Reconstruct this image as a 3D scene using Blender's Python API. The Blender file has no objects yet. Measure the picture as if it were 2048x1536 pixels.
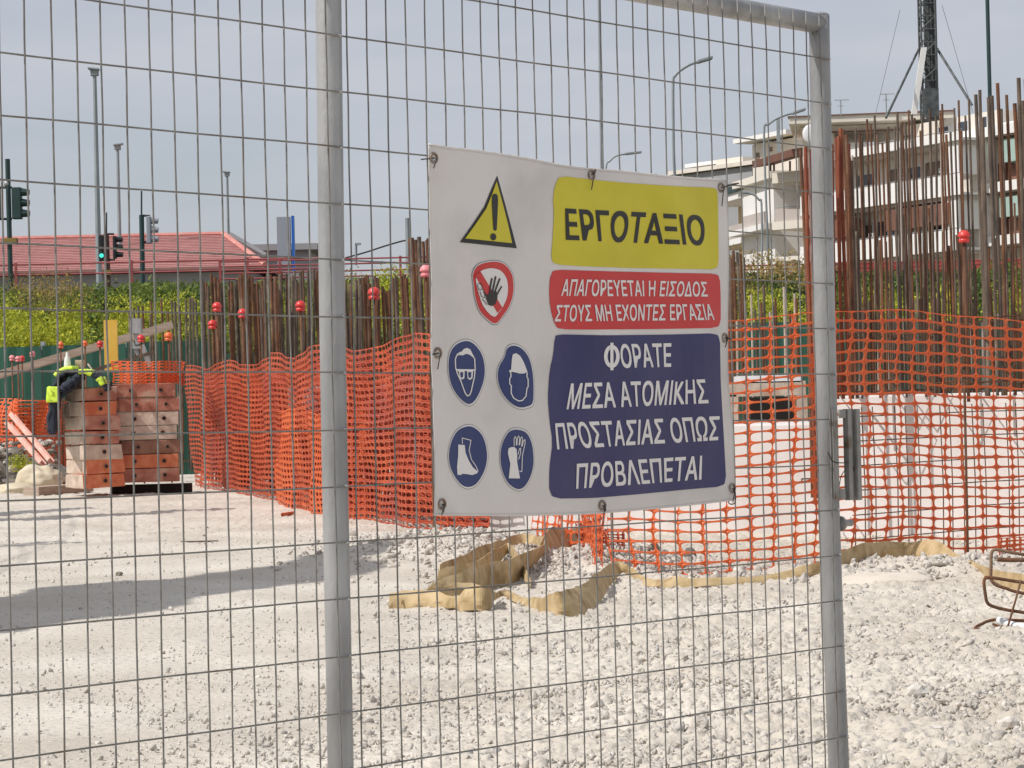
import bpy, bmesh, math, random
import numpy as np
from mathutils import Vector, Matrix, noise
random.seed(7); rng = np.random.default_rng(7)
S = bpy.context.scene; COL = S.collection
# ------------------------------------------------------------------ camera
FPX = 5000.0; EYE = 0.9
TH = math.atan(0.0231); PH = math.atan(32*math.cos(TH)/FPX)
FW = Vector((0, math.cos(PH), math.sin(PH))); U0 = Vector((0, -math.sin(PH), math.cos(PH)))
RC = Vector((math.cos(TH), 0, 0)) - math.sin(TH)*U0
UC = Vector((math.sin(TH), 0, 0)) + math.cos(TH)*U0
CP = Vector((0, 0, EYE))
cam = bpy.data.cameras.new('camera'); camo = bpy.data.objects.new('camera', cam); COL.objects.link(camo)
camo.matrix_world = Matrix(((RC.x, UC.x, -FW.x, CP.x), (RC.y, UC.y, -FW.y, CP.y), (RC.z, UC.z, -FW.z, CP.z), (0, 0, 0, 1)))
cam.sensor_width = 36; cam.lens = 36*FPX/2048; cam.clip_start = 0.1; cam.clip_end = 5000
S.camera = camo
# ------------------------------------------------------------------ light
SUN_AZ = Vector((-0.90, -0.43)).normalized(); SUN_EL = math.radians(50)
w = bpy.data.worlds.new("World"); S.world = w; w.use_nodes = True
nt = w.node_tree; bg = nt.nodes['Background']
sky = nt.nodes.new('ShaderNodeTexSky'); sky.sky_type = 'NISHITA'; sky.sun_disc = False
sky.sun_elevation = SUN_EL; sky.sun_rotation = math.atan2(SUN_AZ.x, SUN_AZ.y)
sky.air_density = 1.0; sky.dust_density = 2.0; sky.ozone_density = 1.5; sky.altitude = 0
# thin high cloud: the blue is pulled towards a milky grey
mx = nt.nodes.new('ShaderNodeMix'); mx.data_type = 'RGBA'; mx.inputs[0].default_value = 0.8
mx.inputs[7].default_value = (5.5, 5.75, 6.35, 1)
tc = nt.nodes.new('ShaderNodeTexCoord'); mpn = nt.nodes.new('ShaderNodeMapping'); mpn.inputs['Scale'].default_value = (3, 3, 14); cn = nt.nodes.new('ShaderNodeTexNoise'); cn.inputs['Scale'].default_value = 2.2; cn.inputs['Detail'].default_value = 5
nt.links.new(tc.outputs['Generated'], mpn.inputs[0]); nt.links.new(mpn.outputs[0], cn.inputs[0])
cr_ = nt.nodes.new('ShaderNodeMapRange'); cr_.inputs[1].default_value = .3; cr_.inputs[2].default_value = .7; cr_.inputs[3].default_value = .62; cr_.inputs[4].default_value = .95; nt.links.new(cn.outputs[0], cr_.inputs[0]); nt.links.new(cr_.outputs[0], mx.inputs[0])
nt.links.new(sky.outputs[0], mx.inputs[6]); nt.links.new(mx.outputs[2], bg.inputs[0]); bg.inputs[1].default_value = 0.102
sl = bpy.data.lights.new('sun', 'SUN'); so = bpy.data.objects.new('sun', sl); COL.objects.link(so)
sl.energy = 3.75; sl.angle = math.radians(0.6); sl.color = (1.0, 0.965, 0.92)
sd = Vector((SUN_AZ.x*math.cos(SUN_EL), SUN_AZ.y*math.cos(SUN_EL), math.sin(SUN_EL)))
so.rotation_euler = sd.to_track_quat('Z', 'Y').to_euler(); so.location = (-20, -10, 40)
S.view_settings.view_transform = 'Standard'; S.view_settings.look = 'None'
S.view_settings.gamma = 1; S.view_settings.exposure = 0.0; S.view_settings.use_curve_mapping = False
S.cycles.max_bounces = 6; S.cycles.transparent_max_bounces = 12
# ------------------------------------------------------------------ placing helpers
def ray(px, py): return RC*((px-1024)/FPX) - UC*((py-768)/FPX) + FW
def G(px, py, z=0.0):
    d = ray(px, py); return CP + d*((z-EYE)/d.z)
def D(px, py, dep):
    d = ray(px, py); return CP + d*(dep/d.y)
def zat(px, py, dep): return D(px, py, dep).z
# ------------------------------------------------------------------ object helpers
def tag(o, label=None, cat=None, group=None, kind=None):
    if label: o['label'] = label
    if cat: o['category'] = cat
    if group: o['group'] = group
    if kind: o['kind'] = kind
    return o
def thing(name, label, cat, loc=(0, 0, 0), group=None, rot=(0, 0, 0)):
    o = bpy.data.objects.new(name, None); COL.objects.link(o); o.location = loc; o.rotation_euler = rot
    o.empty_display_size = 0.1
    return tag(o, label, cat, group)
class MB:
    def __init__(s): s.v = []; s.f = []; s.m = []
    def add(s, vs, fs, mi=0):
        n = len(s.v); s.v += [tuple(x) for x in vs]; s.f += [tuple(i+n for i in f) for f in fs]; s.m += [mi]*len(fs)
    def box(s, c, ax, ay, az, mi=0):       # centre and half axes
        c, ax, ay, az = map(Vector, (c, ax, ay, az))
        vs = [c+ax*i+ay*j+az*k for k in (-1, 1) for j in (-1, 1) for i in (-1, 1)]
        s.add(vs, [(0, 2, 3, 1), (4, 5, 7, 6), (0, 1, 5, 4), (2, 6, 7, 3), (0, 4, 6, 2), (1, 3, 7, 5)], mi)
    def abox(s, x0, x1, y0, y1, z0, z1, mi=0):
        s.box(((x0+x1)/2, (y0+y1)/2, (z0+z1)/2), ((x1-x0)/2, 0, 0), (0, (y1-y0)/2, 0), (0, 0, (z1-z0)/2), mi)
    def tube(s, pts, r, n=8, mi=0, cap=True):
        pts = [Vector(p) for p in pts]; rs = r if isinstance(r, (list, tuple)) else [r]*len(pts)
        base = len(s.v); up = None
        for i, p in enumerate(pts):
            t = (pts[min(i+1, len(pts)-1)]-pts[max(i-1, 0)]).normalized()
            if up is None:
                up = Vector((0, 0, 1)) if abs(t.z) < .9 else Vector((1, 0, 0))
            a = t.cross(up).normalized(); b = a.cross(t).normalized(); up = b
            for k in range(n):
                an = 2*math.pi*k/n; s.v.append(tuple(p+(a*math.cos(an)+b*math.sin(an))*rs[i]))
        for i in range(len(pts)-1):
            for k in range(n):
                k2 = (k+1) % n
                s.f.append((base+i*n+k, base+i*n+k2, base+(i+1)*n+k2, base+(i+1)*n+k)); s.m.append(mi)
        if cap:
            s.f.append(tuple(base+k for k in range(n))[::-1]); s.m.append(mi)
            s.f.append(tuple(base+(len(pts)-1)*n+k for k in range(n))); s.m.append(mi)
    def ell(s, c, rx, ry, rz, nu=12, nv=8, mi=0):
        vs = []; fs = []
        for j in range(nv+1):
            t = math.pi*j/nv
            for i in range(nu):
                a = 2*math.pi*i/nu; vs.append((c[0]+rx*math.sin(t)*math.cos(a), c[1]+ry*math.sin(t)*math.sin(a), c[2]+rz*math.cos(t)))
        for j in range(nv):
            for i in range(nu): fs.append((j*nu+i, (j+1)*nu+i, (j+1)*nu+(i+1) % nu, j*nu+(i+1) % nu))
        s.add(vs, fs, mi)
    def build(s, name, mats, parent=None, smooth=False, bevel=0):
        me = bpy.data.meshes.new(name); me.from_pydata(s.v, [], s.f)
        mats = mats if isinstance(mats, (list, tuple)) else [mats]
        for m in mats: me.materials.append(m)
        if len(mats) > 1: me.polygons.foreach_set('material_index', s.m)
        if smooth: me.polygons.foreach_set('use_smooth', [True]*len(me.polygons))
        me.update()
        o = bpy.data.objects.new(name, me); COL.objects.link(o)
        if parent: 
            o.parent = parent; bpy.context.view_layer.update if 0 else None
            o.matrix_parent_inverse = parent.matrix_basis.inverted()
        if bevel:
            b = o.modifiers.new('bevel', 'BEVEL'); b.width = bevel; b.segments = 2; b.limit_method = 'ANGLE'
        return o
def npmesh(name, V, F, mats, parent=None, mi=None, smooth=False):
    me = bpy.data.meshes.new(name); V = np.asarray(V, np.float32); F = np.asarray(F, np.int32); k = F.shape[1]
    me.vertices.add(len(V)); me.vertices.foreach_set('co', V.ravel())
    me.loops.add(F.size); me.loops.foreach_set('vertex_index', F.ravel())
    me.polygons.add(len(F)); me.polygons.foreach_set('loop_start', np.arange(0, F.size, k, dtype=np.int32))
    me.polygons.foreach_set('loop_total', np.full(len(F), k, np.int32))
    for m in (mats if isinstance(mats, (list, tuple)) else [mats]): me.materials.append(m)
    if mi is not None: me.polygons.foreach_set('material_index', np.asarray(mi, np.int32))
    if smooth: me.polygons.foreach_set('use_smooth', np.ones(len(F), bool))
    me.update(calc_edges=True)
    o = bpy.data.objects.new(name, me); COL.objects.link(o)
    if parent: o.parent = parent; o.matrix_parent_inverse = parent.matrix_basis.inverted()
    return o
def inst(src, name, parent, loc, scale=(1, 1, 1), rot=(0, 0, 0)):
    c = src.copy(); c.name = name; COL.objects.link(c); c.parent = parent
    c.matrix_parent_inverse = Matrix.Identity(4) if parent is None else parent.matrix_basis.inverted()
    c.location = loc; c.scale = scale; c.rotation_euler = rot
    return c
def cr(pts, n=8, closed=False):
    P = [Vector(p) for p in pts]; out = []; N = len(P)
    for i in range(N if closed else N-1):
        if closed: a, b, c, d = P[i-1], P[i], P[(i+1) % N], P[(i+2) % N]
        else: a, b, c, d = P[max(i-1, 0)], P[i], P[i+1], P[min(i+2, N-1)]
        for k in range(n):
            t = k/n; out.append(.5*((2*b)+(c-a)*t+(2*a-5*b+4*c-d)*t*t+(3*b-a-3*c+d)*t**3))
    if not closed: out.append(P[-1])
    return out
# ------------------------------------------------------------------ materials
def mat(name, c1, c2=None, scale=8, rough=.8, metal=0, bump=0, bscale=60, detail=6, c3=None, s3=1.5, t3=.55, stretch=None, trans=0, spec=None, w3=.12):
    m = bpy.data.materials.new(name); m.use_nodes = True; n = m.node_tree; L = n.links
    p = n.nodes['Principled BSDF']; p.inputs['Roughness'].default_value = rough; p.inputs['Metallic'].default_value = metal
    if spec is not None: p.inputs['Specular IOR Level'].default_value = spec
    g = n.nodes.new('ShaderNodeNewGeometry'); vec = g.outputs['Position']
    if stretch:
        mp = n.nodes.new('ShaderNodeMapping'); mp.inputs['Scale'].default_value = stretch; L.new(vec, mp.inputs[0]); vec = mp.outputs[0]
    col = None
    if c2:
        t = n.nodes.new('ShaderNodeTexNoise'); t.inputs['Scale'].default_value = scale; t.inputs['Detail'].default_value = detail; L.new(vec, t.inputs[0])
        r = n.nodes.new('ShaderNodeValToRGB'); r.color_ramp.elements[0].position = .35; r.color_ramp.elements[1].position = .65
        r.color_ramp.elements[0].color = (*c1, 1); r.color_ramp.elements[1].color = (*c2, 1); L.new(t.outputs[0], r.inputs[0]); col = r.outputs[0]
    if c3:
        t = n.nodes.new('ShaderNodeTexNoise'); t.inputs['Scale'].default_value = s3; t.inputs['Detail'].default_value = 8; L.new(vec, t.inputs[0])
        r = n.nodes.new('ShaderNodeValToRGB'); r.color_ramp.elements[0].position = t3; r.color_ramp.elements[1].position = t3+w3
        L.new(t.outputs[0], r.inputs[0])
        x = n.nodes.new('ShaderNodeMix'); x.data_type = 'RGBA'; L.new(r.outputs[0], x.inputs[0])
        if col: L.new(col, x.inputs[6])
        else: x.inputs[6].default_value = (*c1, 1)
        x.inputs[7].default_value = (*c3, 1); col = x.outputs[2]
    if col: L.new(col, p.inputs['Base Color'])
    else: p.inputs['Base Color'].default_value = (*c1, 1)
    if bump:
        t = n.nodes.new('ShaderNodeTexNoise'); t.inputs['Scale'].default_value = bscale; t.inputs['Detail'].default_value = 8; L.new(vec, t.inputs[0])
        b = n.nodes.new('ShaderNodeBump'); b.inputs['Strength'].default_value = bump; b.inputs['Distance'].default_value = .01
        L.new(t.outputs[0], b.inputs['Height']); L.new(b.outputs[0], p.inputs['Normal'])
    if trans:   # thin cloth or leaf that lets light through
        tr = n.nodes.new('ShaderNodeBsdfTranslucent'); ms = n.nodes.new('ShaderNodeMixShader'); ms.inputs[0].default_value = trans
        if col: L.new(col, tr.inputs[0])
        else: tr.inputs[0].default_value = (*c1, 1)
        L.new(p.outputs[0], ms.inputs[1]); L.new(tr.outputs[0], ms.inputs[2]); L.new(ms.outputs[0], n.nodes['Material Output'].inputs[0])
    return m
M = {}
M['ground'] = mat('limestone_dust', (.50, .445, .37), (.635, .58, .50), scale=1.1, rough=.95, bump=.9, bscale=38, c3=(.34, .32, .30), s3=30, t3=.585)
M['gravel'] = mat('crushed_limestone', (.38, .345, .305), (.67, .615, .545), scale=30, rough=.95, bump=.5, bscale=90, c3=(.36, .36, .35), s3=5, t3=.60)
M['stone'] = mat('pale_stone', (.55, .50, .44), (.68, .64, .58), scale=20, rough=.9, bump=.5, bscale=60)
M['rockdark'] = mat('dark_rubble', (.09, .08, .07), (.30, .26, .21), scale=5, rough=.95, bump=.5, bscale=30)
M['galv'] = mat('galvanised_steel', (.31, .31, .31), (.43, .43, .425), scale=14, rough=.45, metal=.35, bump=.2, bscale=120, c3=(.13, .125, .12), s3=5, t3=.49, stretch=(1, 1, .35), w3=.35)
M['wire'] = mat('weathered_wire', (.17, .162, .15), (.26, .25, .23), scale=30, rough=.55, metal=.4, c3=(.16, .10, .06), s3=8, t3=.6)
M['weld'] = mat('weld_zinc', (.55, .55, .55), (.3, .3, .3), scale=100, rough=.5, metal=.4)
M['bracket'] = mat('steel_bracket', (.24, .235, .22), (.34, .33, .31), scale=18, rough=.55, metal=.45, c3=(.13, .09, .05), s3=16, t3=.6)
M['banner'] = mat('banner_white_pvc', (.72, .68, .65), (.78, .745, .715), scale=6, rough=.5, bump=.9, bscale=5, c3=(.50, .47, .44), s3=4.5, t3=.53, trans=.10, w3=.4)
M['pyellow'] = mat('print_yellow', (.57, .49, .018), (.64, .555, .03), scale=9, rough=.45, bump=.3, bscale=6)
M['pred'] = mat('print_red', (.56, .035, .035), (.60, .05, .045), scale=9, rough=.45, bump=.1, bscale=14)
M['pblue'] = mat('print_blue', (.028, .026, .105), (.04, .036, .13), scale=5, rough=.42, bump=.3, bscale=6, c3=(.085, .08, .17), s3=4, t3=.58, w3=.4)
M['pblue2'] = mat('print_round_blue', (.02, .035, .13), (.028, .045, .16), scale=6, rough=.42)
M['pblack'] = mat('print_black', (.022, .02, .018), rough=.45)
M['pwhite'] = mat('print_white', (.74, .71, .69), (.78, .755, .735), scale=6, rough=.5)
M['pgrey'] = mat('print_grey_line', (.22, .23, .25), rough=.5)
M['eyelet'] = mat('rusty_eyelet', (.20, .13, .09), (.38, .33, .28), scale=90, rough=.5, metal=.5)
M['tie'] = mat('tie_wire', (.05, .04, .035), rough=.6, metal=.4)
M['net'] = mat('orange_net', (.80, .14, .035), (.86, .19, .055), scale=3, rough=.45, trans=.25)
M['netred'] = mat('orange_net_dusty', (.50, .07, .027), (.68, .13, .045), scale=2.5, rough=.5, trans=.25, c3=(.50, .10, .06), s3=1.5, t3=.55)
M['netdark'] = mat('orange_net_darker', (.42, .055, .022), (.58, .09, .035), scale=3, rough=.6, trans=.2)  # darker orange for the rear layers of the left net
M['rebar'] = mat('rusty_rebar', (.085, .040, .022), (.20, .085, .04), scale=7, rough=.9, bump=.6, bscale=120, c3=(.22, .14, .09), s3=3, t3=.56)
M['rebar2'] = mat('grey_brown_rebar', (.075, .055, .042), (.15, .11, .08), scale=7, rough=.85, bump=.6, bscale=120, c3=(.26, .20, .15), s3=3.2, t3=.58)
M['rebarred'] = mat('red_rust_rebar', (.20, .045, .025), (.28, .085, .04), scale=6, rough=.9, bump=.5, bscale=100)
M['rebarpale'] = mat('cement_splashed_rebar', (.40, .30, .22), (.58, .50, .42), scale=8, rough=.9)
M['cap'] = mat('red_plastic_cap', (.62, .035, .03), (.70, .06, .05), scale=12, rough=.35)
M['cappink'] = mat('faded_pink_cap', (.75, .22, .24), (.80, .30, .30), scale=12, rough=.45)
M['caporange'] = mat('orange_plastic_cap', (.75, .12, .03), (.80, .18, .05), scale=12, rough=.4)
M['conc'] = mat('pale_concrete', (.60, .55, .52), (.70, .66, .635), scale=2.5, rough=.9, bump=.3, bscale=20, c3=(.48, .44, .40), s3=2.2, t3=.64, stretch=(1, 1, .4))
M['conc2'] = mat('dusty_concrete', (.42, .38, .34), (.56, .52, .47), scale=4, rough=.95, bump=.4, bscale=20)
M['plank'] = mat('grey_plank', (.36, .27, .20), (.50, .40, .32), scale=6, rough=.85, bump=.3, bscale=40, stretch=(.4, 1, 6))
M['yboard'] = mat('yellow_formply', (.68, .40, .05), (.78, .50, .10), scale=4, rough=.6)
M['greensheet'] = mat('green_sheet', (.008, .055, .034), (.015, .085, .055), scale=.9, rough=.7, stretch=(1, 1, .3))
M['woodbeam'] = [mat('timber_pale', (.46, .35, .27), (.64, .52, .42), scale=9, rough=.85, bump=.6, bscale=25, c3=(.50, .30, .20), s3=3, t3=.6),
                 mat('timber_red', (.33, .12, .08), (.52, .23, .16), scale=8, rough=.8, bump=.6, bscale=30, c3=(.52, .34, .25), s3=4, t3=.54),
                 mat('timber_orange', (.50, .12, .05), (.66, .24, .12), scale=8, rough=.75, bump=.6, bscale=30, c3=(.52, .30, .2), s3=5, t3=.63),
                 mat('timber_dark', (.17, .075, .05), (.30, .16, .11), scale=5, rough=.85, bump=.3, bscale=30)]
M['hole'] = mat('bore_shade_dark', (.02, .015, .012), rough=.95)  # near black for bores, and for shade painted under the trestle and stack
M['navy'] = mat('navy_cloth', (.018, .024, .040), (.035, .042, .06), scale=14, rough=.9, bump=.4, bscale=20)
M['hivis'] = mat('hivis_yellow', (.62, .88, .05), (.70, .92, .10), scale=20, rough=.6)
M['bottle'] = mat('milky_bottle', (.75, .74, .74), (.65, .64, .66), scale=30, rough=.25)
M['strap'] = mat('tan_strap', (.43, .31, .15), (.62, .47, .27), scale=12, rough=.85, bump=.25, bscale=120, c3=(.33, .22, .10), s3=7, t3=.56, trans=.12)
M['sack'] = mat('cream_sack', (.50, .42, .29), (.62, .54, .40), scale=4, rough=.9, bump=.4, bscale=20)
M['sandy'] = mat('pale_sand', (.60, .53, .44), (.68, .61, .52), scale=8, rough=.95, bump=.4, bscale=70)
M['white'] = mat('white_plastic', (.80, .80, .80), rough=.4)
M['tagblue'] = mat('pale_label', (.50, .55, .66), rough=.5)
M['tagdark'] = mat('label_print', (.06, .09, .2), rough=.5)
M['pink'] = mat('pink_channel', (.62, .30, .24), (.70, .42, .34), scale=8, rough=.7)
M['redrail'] = mat('red_rail', (.28, .05, .055), (.36, .08, .08), scale=3, rough=.6)
M['redband'] = mat('red_hoarding', (.38, .05, .04), (.52, .10, .07), scale=1.2, rough=.7)
M['darkgreen'] = mat('dark_green_paint', (.012, .038, .034), (.02, .055, .05), scale=3, rough=.5)
M['black'] = mat('black_housing', (.015, .017, .017), rough=.5)
M['grey'] = mat('grey_pole', (.25, .28, .29), (.31, .34, .35), scale=2, rough=.6, metal=.1)
M['brownpole'] = mat('dark_red_pole', (.08, .035, .03), (.13, .06, .05), scale=4, rough=.6)
M['blue'] = mat('sign_blue', (.015, .13, .48), rough=.4)
M['greyface'] = mat('sign_back_grey', (.30, .31, .35), (.34, .35, .39), scale=1, rough=.6)
M['tile'] = mat('roof_tile', (.44, .215, .20), (.52, .27, .245), scale=2.0, rough=.8, c3=(.62, .36, .32), s3=6, t3=.66)
M['tile2'] = mat('roof_tile_bleached', (.50, .19, .16), (.60, .26, .22), scale=2.0, rough=.8, c3=(.66, .42, .38), s3=6, t3=.6)
M['greywall'] = mat('grey_render', (.30, .30, .31), (.35, .35, .36), scale=.6, rough=.9)
M['bwhite'] = mat('white_render', (.74, .72, .69), (.80, .785, .76), scale=.5, rough=.85, c3=(.62, .59, .56), s3=.4, t3=.62)
M['bcream'] = mat('cream_render', (.68, .62, .54), (.74, .69, .61), scale=.5, rough=.85, c3=(.60, .53, .45), s3=.3, t3=.62)
M['bocre'] = mat('ochre_render', (.52, .37, .19), (.58, .43, .24), scale=.6, rough=.85)
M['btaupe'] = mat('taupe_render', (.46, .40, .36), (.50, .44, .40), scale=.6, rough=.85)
M['glass'] = mat('dark_glass', (.03, .04, .05), (.06, .07, .09), scale=1, rough=.12)
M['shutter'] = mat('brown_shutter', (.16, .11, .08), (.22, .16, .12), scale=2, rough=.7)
M['awngreen'] = mat('pale_green_awning', (.42, .56, .50), (.48, .62, .56), scale=1, rough=.7, trans=.2)
M['awnbrown'] = mat('brown_awning', (.15, .07, .05), (.20, .10, .07), scale=1, rough=.8)
M['frame'] = mat('white_frame', (.7, .7, .7), rough=.5)
M['mast'] = mat('mast_steel', (.045, .055, .06), (.11, .115, .11), scale=3, rough=.6, metal=.2)
M['weedy'] = mat('mustard_flower', (.22, .27, .025), (.62, .60, .05), scale=7, rough=.8, trans=.3)
M['weedg'] = mat('weed_leaf_green', (.10, .16, .03), (.21, .26, .05), scale=2, rough=.8, trans=.3)
M['weedd'] = mat('weed_dark_green', (.05, .085, .03), (.095, .135, .045), scale=2, rough=.85, trans=.3)
M['weedo'] = mat('dry_weed', (.30, .22, .07), (.42, .30, .10), scale=3, rough=.9, trans=.3)
M['soil'] = mat('embankment_soil', (.10, .09, .05), (.2, .17, .1), scale=1, rough=.95)
M['asphalt'] = mat('asphalt', (.05, .05, .05), (.06, .06, .06), scale=5, rough=.9)
M['bark'] = mat('bark', (.10, .08, .06), (.18, .14, .10), scale=8, rough=.95)
M['leaf'] = mat('tree_leaf', (.05, .09, .03), (.08, .12, .04), scale=2, rough=.7, trans=.3)
def emis(name, c, s):
    m = mat(name, c, rough=.3); p = m.node_tree.nodes['Principled BSDF']; p.inputs['Emission Color'].default_value = (*c, 1); p.inputs['Emission Strength'].default_value = s; return m
M['lamp'] = emis('green_lamp', (.05, .75, .50), 1.2)
# ------------------------------------------------------------------ ground
def h_np(x, y):      # ground relief, metres
    h = .012*np.sin(x*1.3+.6*y)*np.sin(y*.9+.4)+.009*np.sin(2.9*x+1.1*y+1)*np.sin(2.3*y-1.7*x)
    h += .005*np.sin(7.3*x+2)*np.sin(6.1*y+x*3)
    m1 = np.exp(-(((x-.35)/.55)**2+((y-13.3)/.9)**2)); h += .07*m1            # rubble hump by the strap
    m2 = np.exp(-(((x-2.15)/.9)**2+((y-12.3)/.5)**2)); h += .06*m2
    m3 = np.exp(-(((x+.4)/.7)**2+((y-15.3)/1.0)**2)); h += .08*m3
    return h
def h1(x, y): return float(h_np(np.array(x), np.array(y)))
nY, nX = 900, 560
tY = np.linspace(0, 1, nY); Yr = 1/((1-tY)/4.6+tY/34.0)
uX = np.linspace(-1, 1, nX)
YY = np.repeat(Yr[:, None], nX, 1); XX = uX[None, :]*(.30*YY+.25)
base = h_np(XX, YY)
fine = np.zeros_like(XX)
def vnoise(x, y, s, seed):
    xi = np.floor(x*s).astype(int); yi = np.floor(y*s).astype(int); fx = x*s-xi; fy = y*s-yi
    fx = fx*fx*(3-2*fx); fy = fy*fy*(3-2*fy)
    def hh(a, b):
        n = (a*374761393+b*668265263+seed*974711) & 0x7fffffff; n = ((n ^ (n >> 13))*1274126177) & 0x7fffffff
        return ((n ^ (n >> 16)) & 0xffff)/65535.
    return (hh(xi, yi)*(1-fx)+hh(xi+1, yi)*fx)*(1-fy)+(hh(xi, yi+1)*(1-fx)+hh(xi+1, yi+1)*fx)*fy
rough_m = np.clip((XX+.9-.02*YY)/1.2, 0.07, 1)          # compacted dust at the left, loose gravel at the right
rough_m = np.maximum(rough_m, np.clip((YY-15)/4, 0, .8)*.6)
for sc, am in ((9, .006), (23, .011), (47, .012), (80, .007)):
    fine += (vnoise(XX+50, YY+3, sc, sc)-.5)*2*am
fine = fine*rough_m + (vnoise(XX+9, YY, 3.1, 5)-.5)*.012
ZZ = base+fine
V = np.stack([XX, YY, ZZ], -1).reshape(-1, 3)
idx = np.arange(nY*nX).reshape(nY, nX)
F = np.stack([idx[:-1, :-1], idx[:-1, 1:], idx[1:, 1:], idx[1:, :-1]], -1).reshape(-1, 4)
tag(npmesh('gravel_ground', V, F, M['ground']), kind='structure')
# wide base terrain: site floor, embankment, street level
def terr(y):
    if y < 37.8: return -.09
    a = min(1, (y-37.8)/1.5); b = min(1, max(0, (y-39.3)/13.5))
    return -.09+1.55*a+1.55*b*b*(3-2*b)
mb = MB(); ys = [-30, -5, 2, 10, 20, 30, 36, 37.8, 38.3, 38.8, 39.3]+[40+i for i in range(0, 15)]+[60, 80, 120, 200, 400, 900, 2500]
xs = [-1500, -300, -80, -40, -20, -8, 0, 8, 20, 40, 80, 300, 1500]
for y in ys:
    for x in xs: mb.v.append((x, y, terr(y)+.05*math.sin(x*.7+y)*(1 if 39 < y < 54 else 0)))
for j in range(len(ys)-1):
    for i in range(len(xs)-1):
        a = j*len(xs)+i; mb.f.append((a, a+1, a+1+len(xs), a+len(xs))); mb.m.append(0 if ys[j] < 37 else 1)
tag(mb.build('ground', [M['ground'], M['soil']]), kind='structure')
mb = MB(); mb.abox(-200, 200, 56, 66, 3.016, 3.02); tag(mb.build('road', M['asphalt']), kind='structure')
# loose gravel: thousands of small faceted stones
def stones(n, area, smin, smax, seed, name, m, dens=None, lift=.25):
    r = np.random.default_rng(seed)
    ico = bmesh.new(); bmesh.ops.create_icosphere(ico, subdivisions=1, radius=1)
    bv = np.array([v.co[:] for v in ico.verts]); bf = np.array([[v.index for v in f.verts] for f in ico.faces]); ico.free()
    bm8 = None
    P = []
    while len(P) < n:
        y = 1/(r.uniform(1/area[3], 1/area[2])); x = r.uniform(area[0], area[1])*y
        if dens is None or r.random() < dens(x, y): P.append((x, y))
    P = np.array(P); sz = smin*(smax/smin)**(r.random(n)**2.6)
    q = r.normal(size=(n, 3, 3)); A = np.linalg.qr(q)[0]
    sc = np.stack([r.uniform(.8, 1.5, n), r.uniform(.5, 1.0, n), r.uniform(.25, .6, n)], -1)*sz[:, None]
    jit = 1+r.uniform(-.42, .38, (n, len(bv)))
    W = bv[None]*jit[..., None]*sc[:, None, :]; W = np.einsum('nij,nkj->nki', A, W)
    z = h_np(P[:, 0], P[:, 1])+sz*lift
    W[..., 0] += P[:, 0, None]; W[..., 1] += P[:, 1, None]; W[..., 2] += z[:, None]
    Fs = (bf[None]+(np.arange(n)*len(bv))[:, None, None]).reshape(-1, 3)
    return tag(npmesh(name, W.reshape(-1, 3), Fs, m), kind='stuff')
def dens(x, y):
    a = min(1, max(.10, (x+.95)/1.3)); 
    if y > 14.5 and x > -2.6: a = max(a, .55)
    return a
stones(34000, (-.24, .24, 5.0, 20), .0035, .015, 3, 'gravel', M['gravel'], dens, .15)
stones(1500, (-.08, .24, 5.2, 16), .010, .024, 4, 'loose_gravel', M['gravel'], None, .12)
stones(9000, (-.26, .05, 5.0, 26), .003, .009, 8, 'fine_grit', M['stone'], None, .2)
def hump(x, y):
    return min(1, math.exp(-(((x-.3)/.5)**2+((y-13.5)/.8)**2))+math.exp(-(((x+.35)/.55)**2+((y-15.6)/1.1)**2))+.6*math.exp(-(((x-2.2)/.8)**2+((y-12.4)/.35)**2)))
stones(4500, (-.1, .24, 11.5, 17.5), .010, .032, 6, 'rubble_gravel', M['gravel'], hump, .3)
def rock(px, py, wpx, m, label, seed, fl=.6):
    p = G(px, py); s = wpx/FPX*p.y/2
    bm = bmesh.new(); bmesh.ops.create_icosphere(bm, subdivisions=2, radius=1); rr = random.Random(seed)
    off = Vector((rr.random()*9, rr.random()*9, rr.random()*9))
    for v in bm.verts:
        n = noise.noise(v.co*1.1+off); v.co *= 1+.5*n
        v.co = Vector((round(v.co.x*2.2)/2.2*.4+v.co.x*.6, v.co.y*.8, max(v.co.z, -.5)*fl))
    me = bpy.data.meshes.new('rock'); bm.to_mesh(me); bm.free(); me.materials.append(m)
    o = bpy.data.objects.new('rock', me); COL.objects.link(o); o.location = (p.x, p.y, h1(p.x, p.y)+s*fl*.42); o.scale = (s, s, s); o.rotation_euler.z = rr.random()*6
    tag(o, label, 'rock', 'larger stones lying on the gravel'); return o
rock(1835, 1392, 54, M['stone'], 'largest pale angular rock on the gravel right of the gate post', 1)
rock(1402, 1452, 36, M['gravel'], 'whitish blocky stone seen through the lower wires of the gate', 2, .9)
rock(2016, 1455, 50, M['stone'], 'brownish flat rock near the bottom right corner of the picture', 3, .7)
rock(1432, 1312, 26, M['gravel'], 'small pale stone on the gravel below the middle of the tan strap', 4)
rock(1492, 1462, 26, M['gravel'], 'faint whitish stone behind the lower wires, nearest the right post', 5, .8)
rock(1868, 1455, 44, M['stone'], 'low pinkish stone flush with the gravel below the largest rock', 6, .35)
rock(1190, 1130, 52, M['gravel'], 'grey white rubble lump beside the crumpled foot of the orange net', 7)
rock(700, 1072, 34, M['stone'], 'cream stone just right of the middle post near the net', 8)
rock(238, 1150, 18, M['rockdark'], 'small dark pebble at the upper edge of the ground shadow', 9)
rock(60, 960, 40, M['rockdark'], 'dark rubble stone left of the cream sack', 10)
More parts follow.
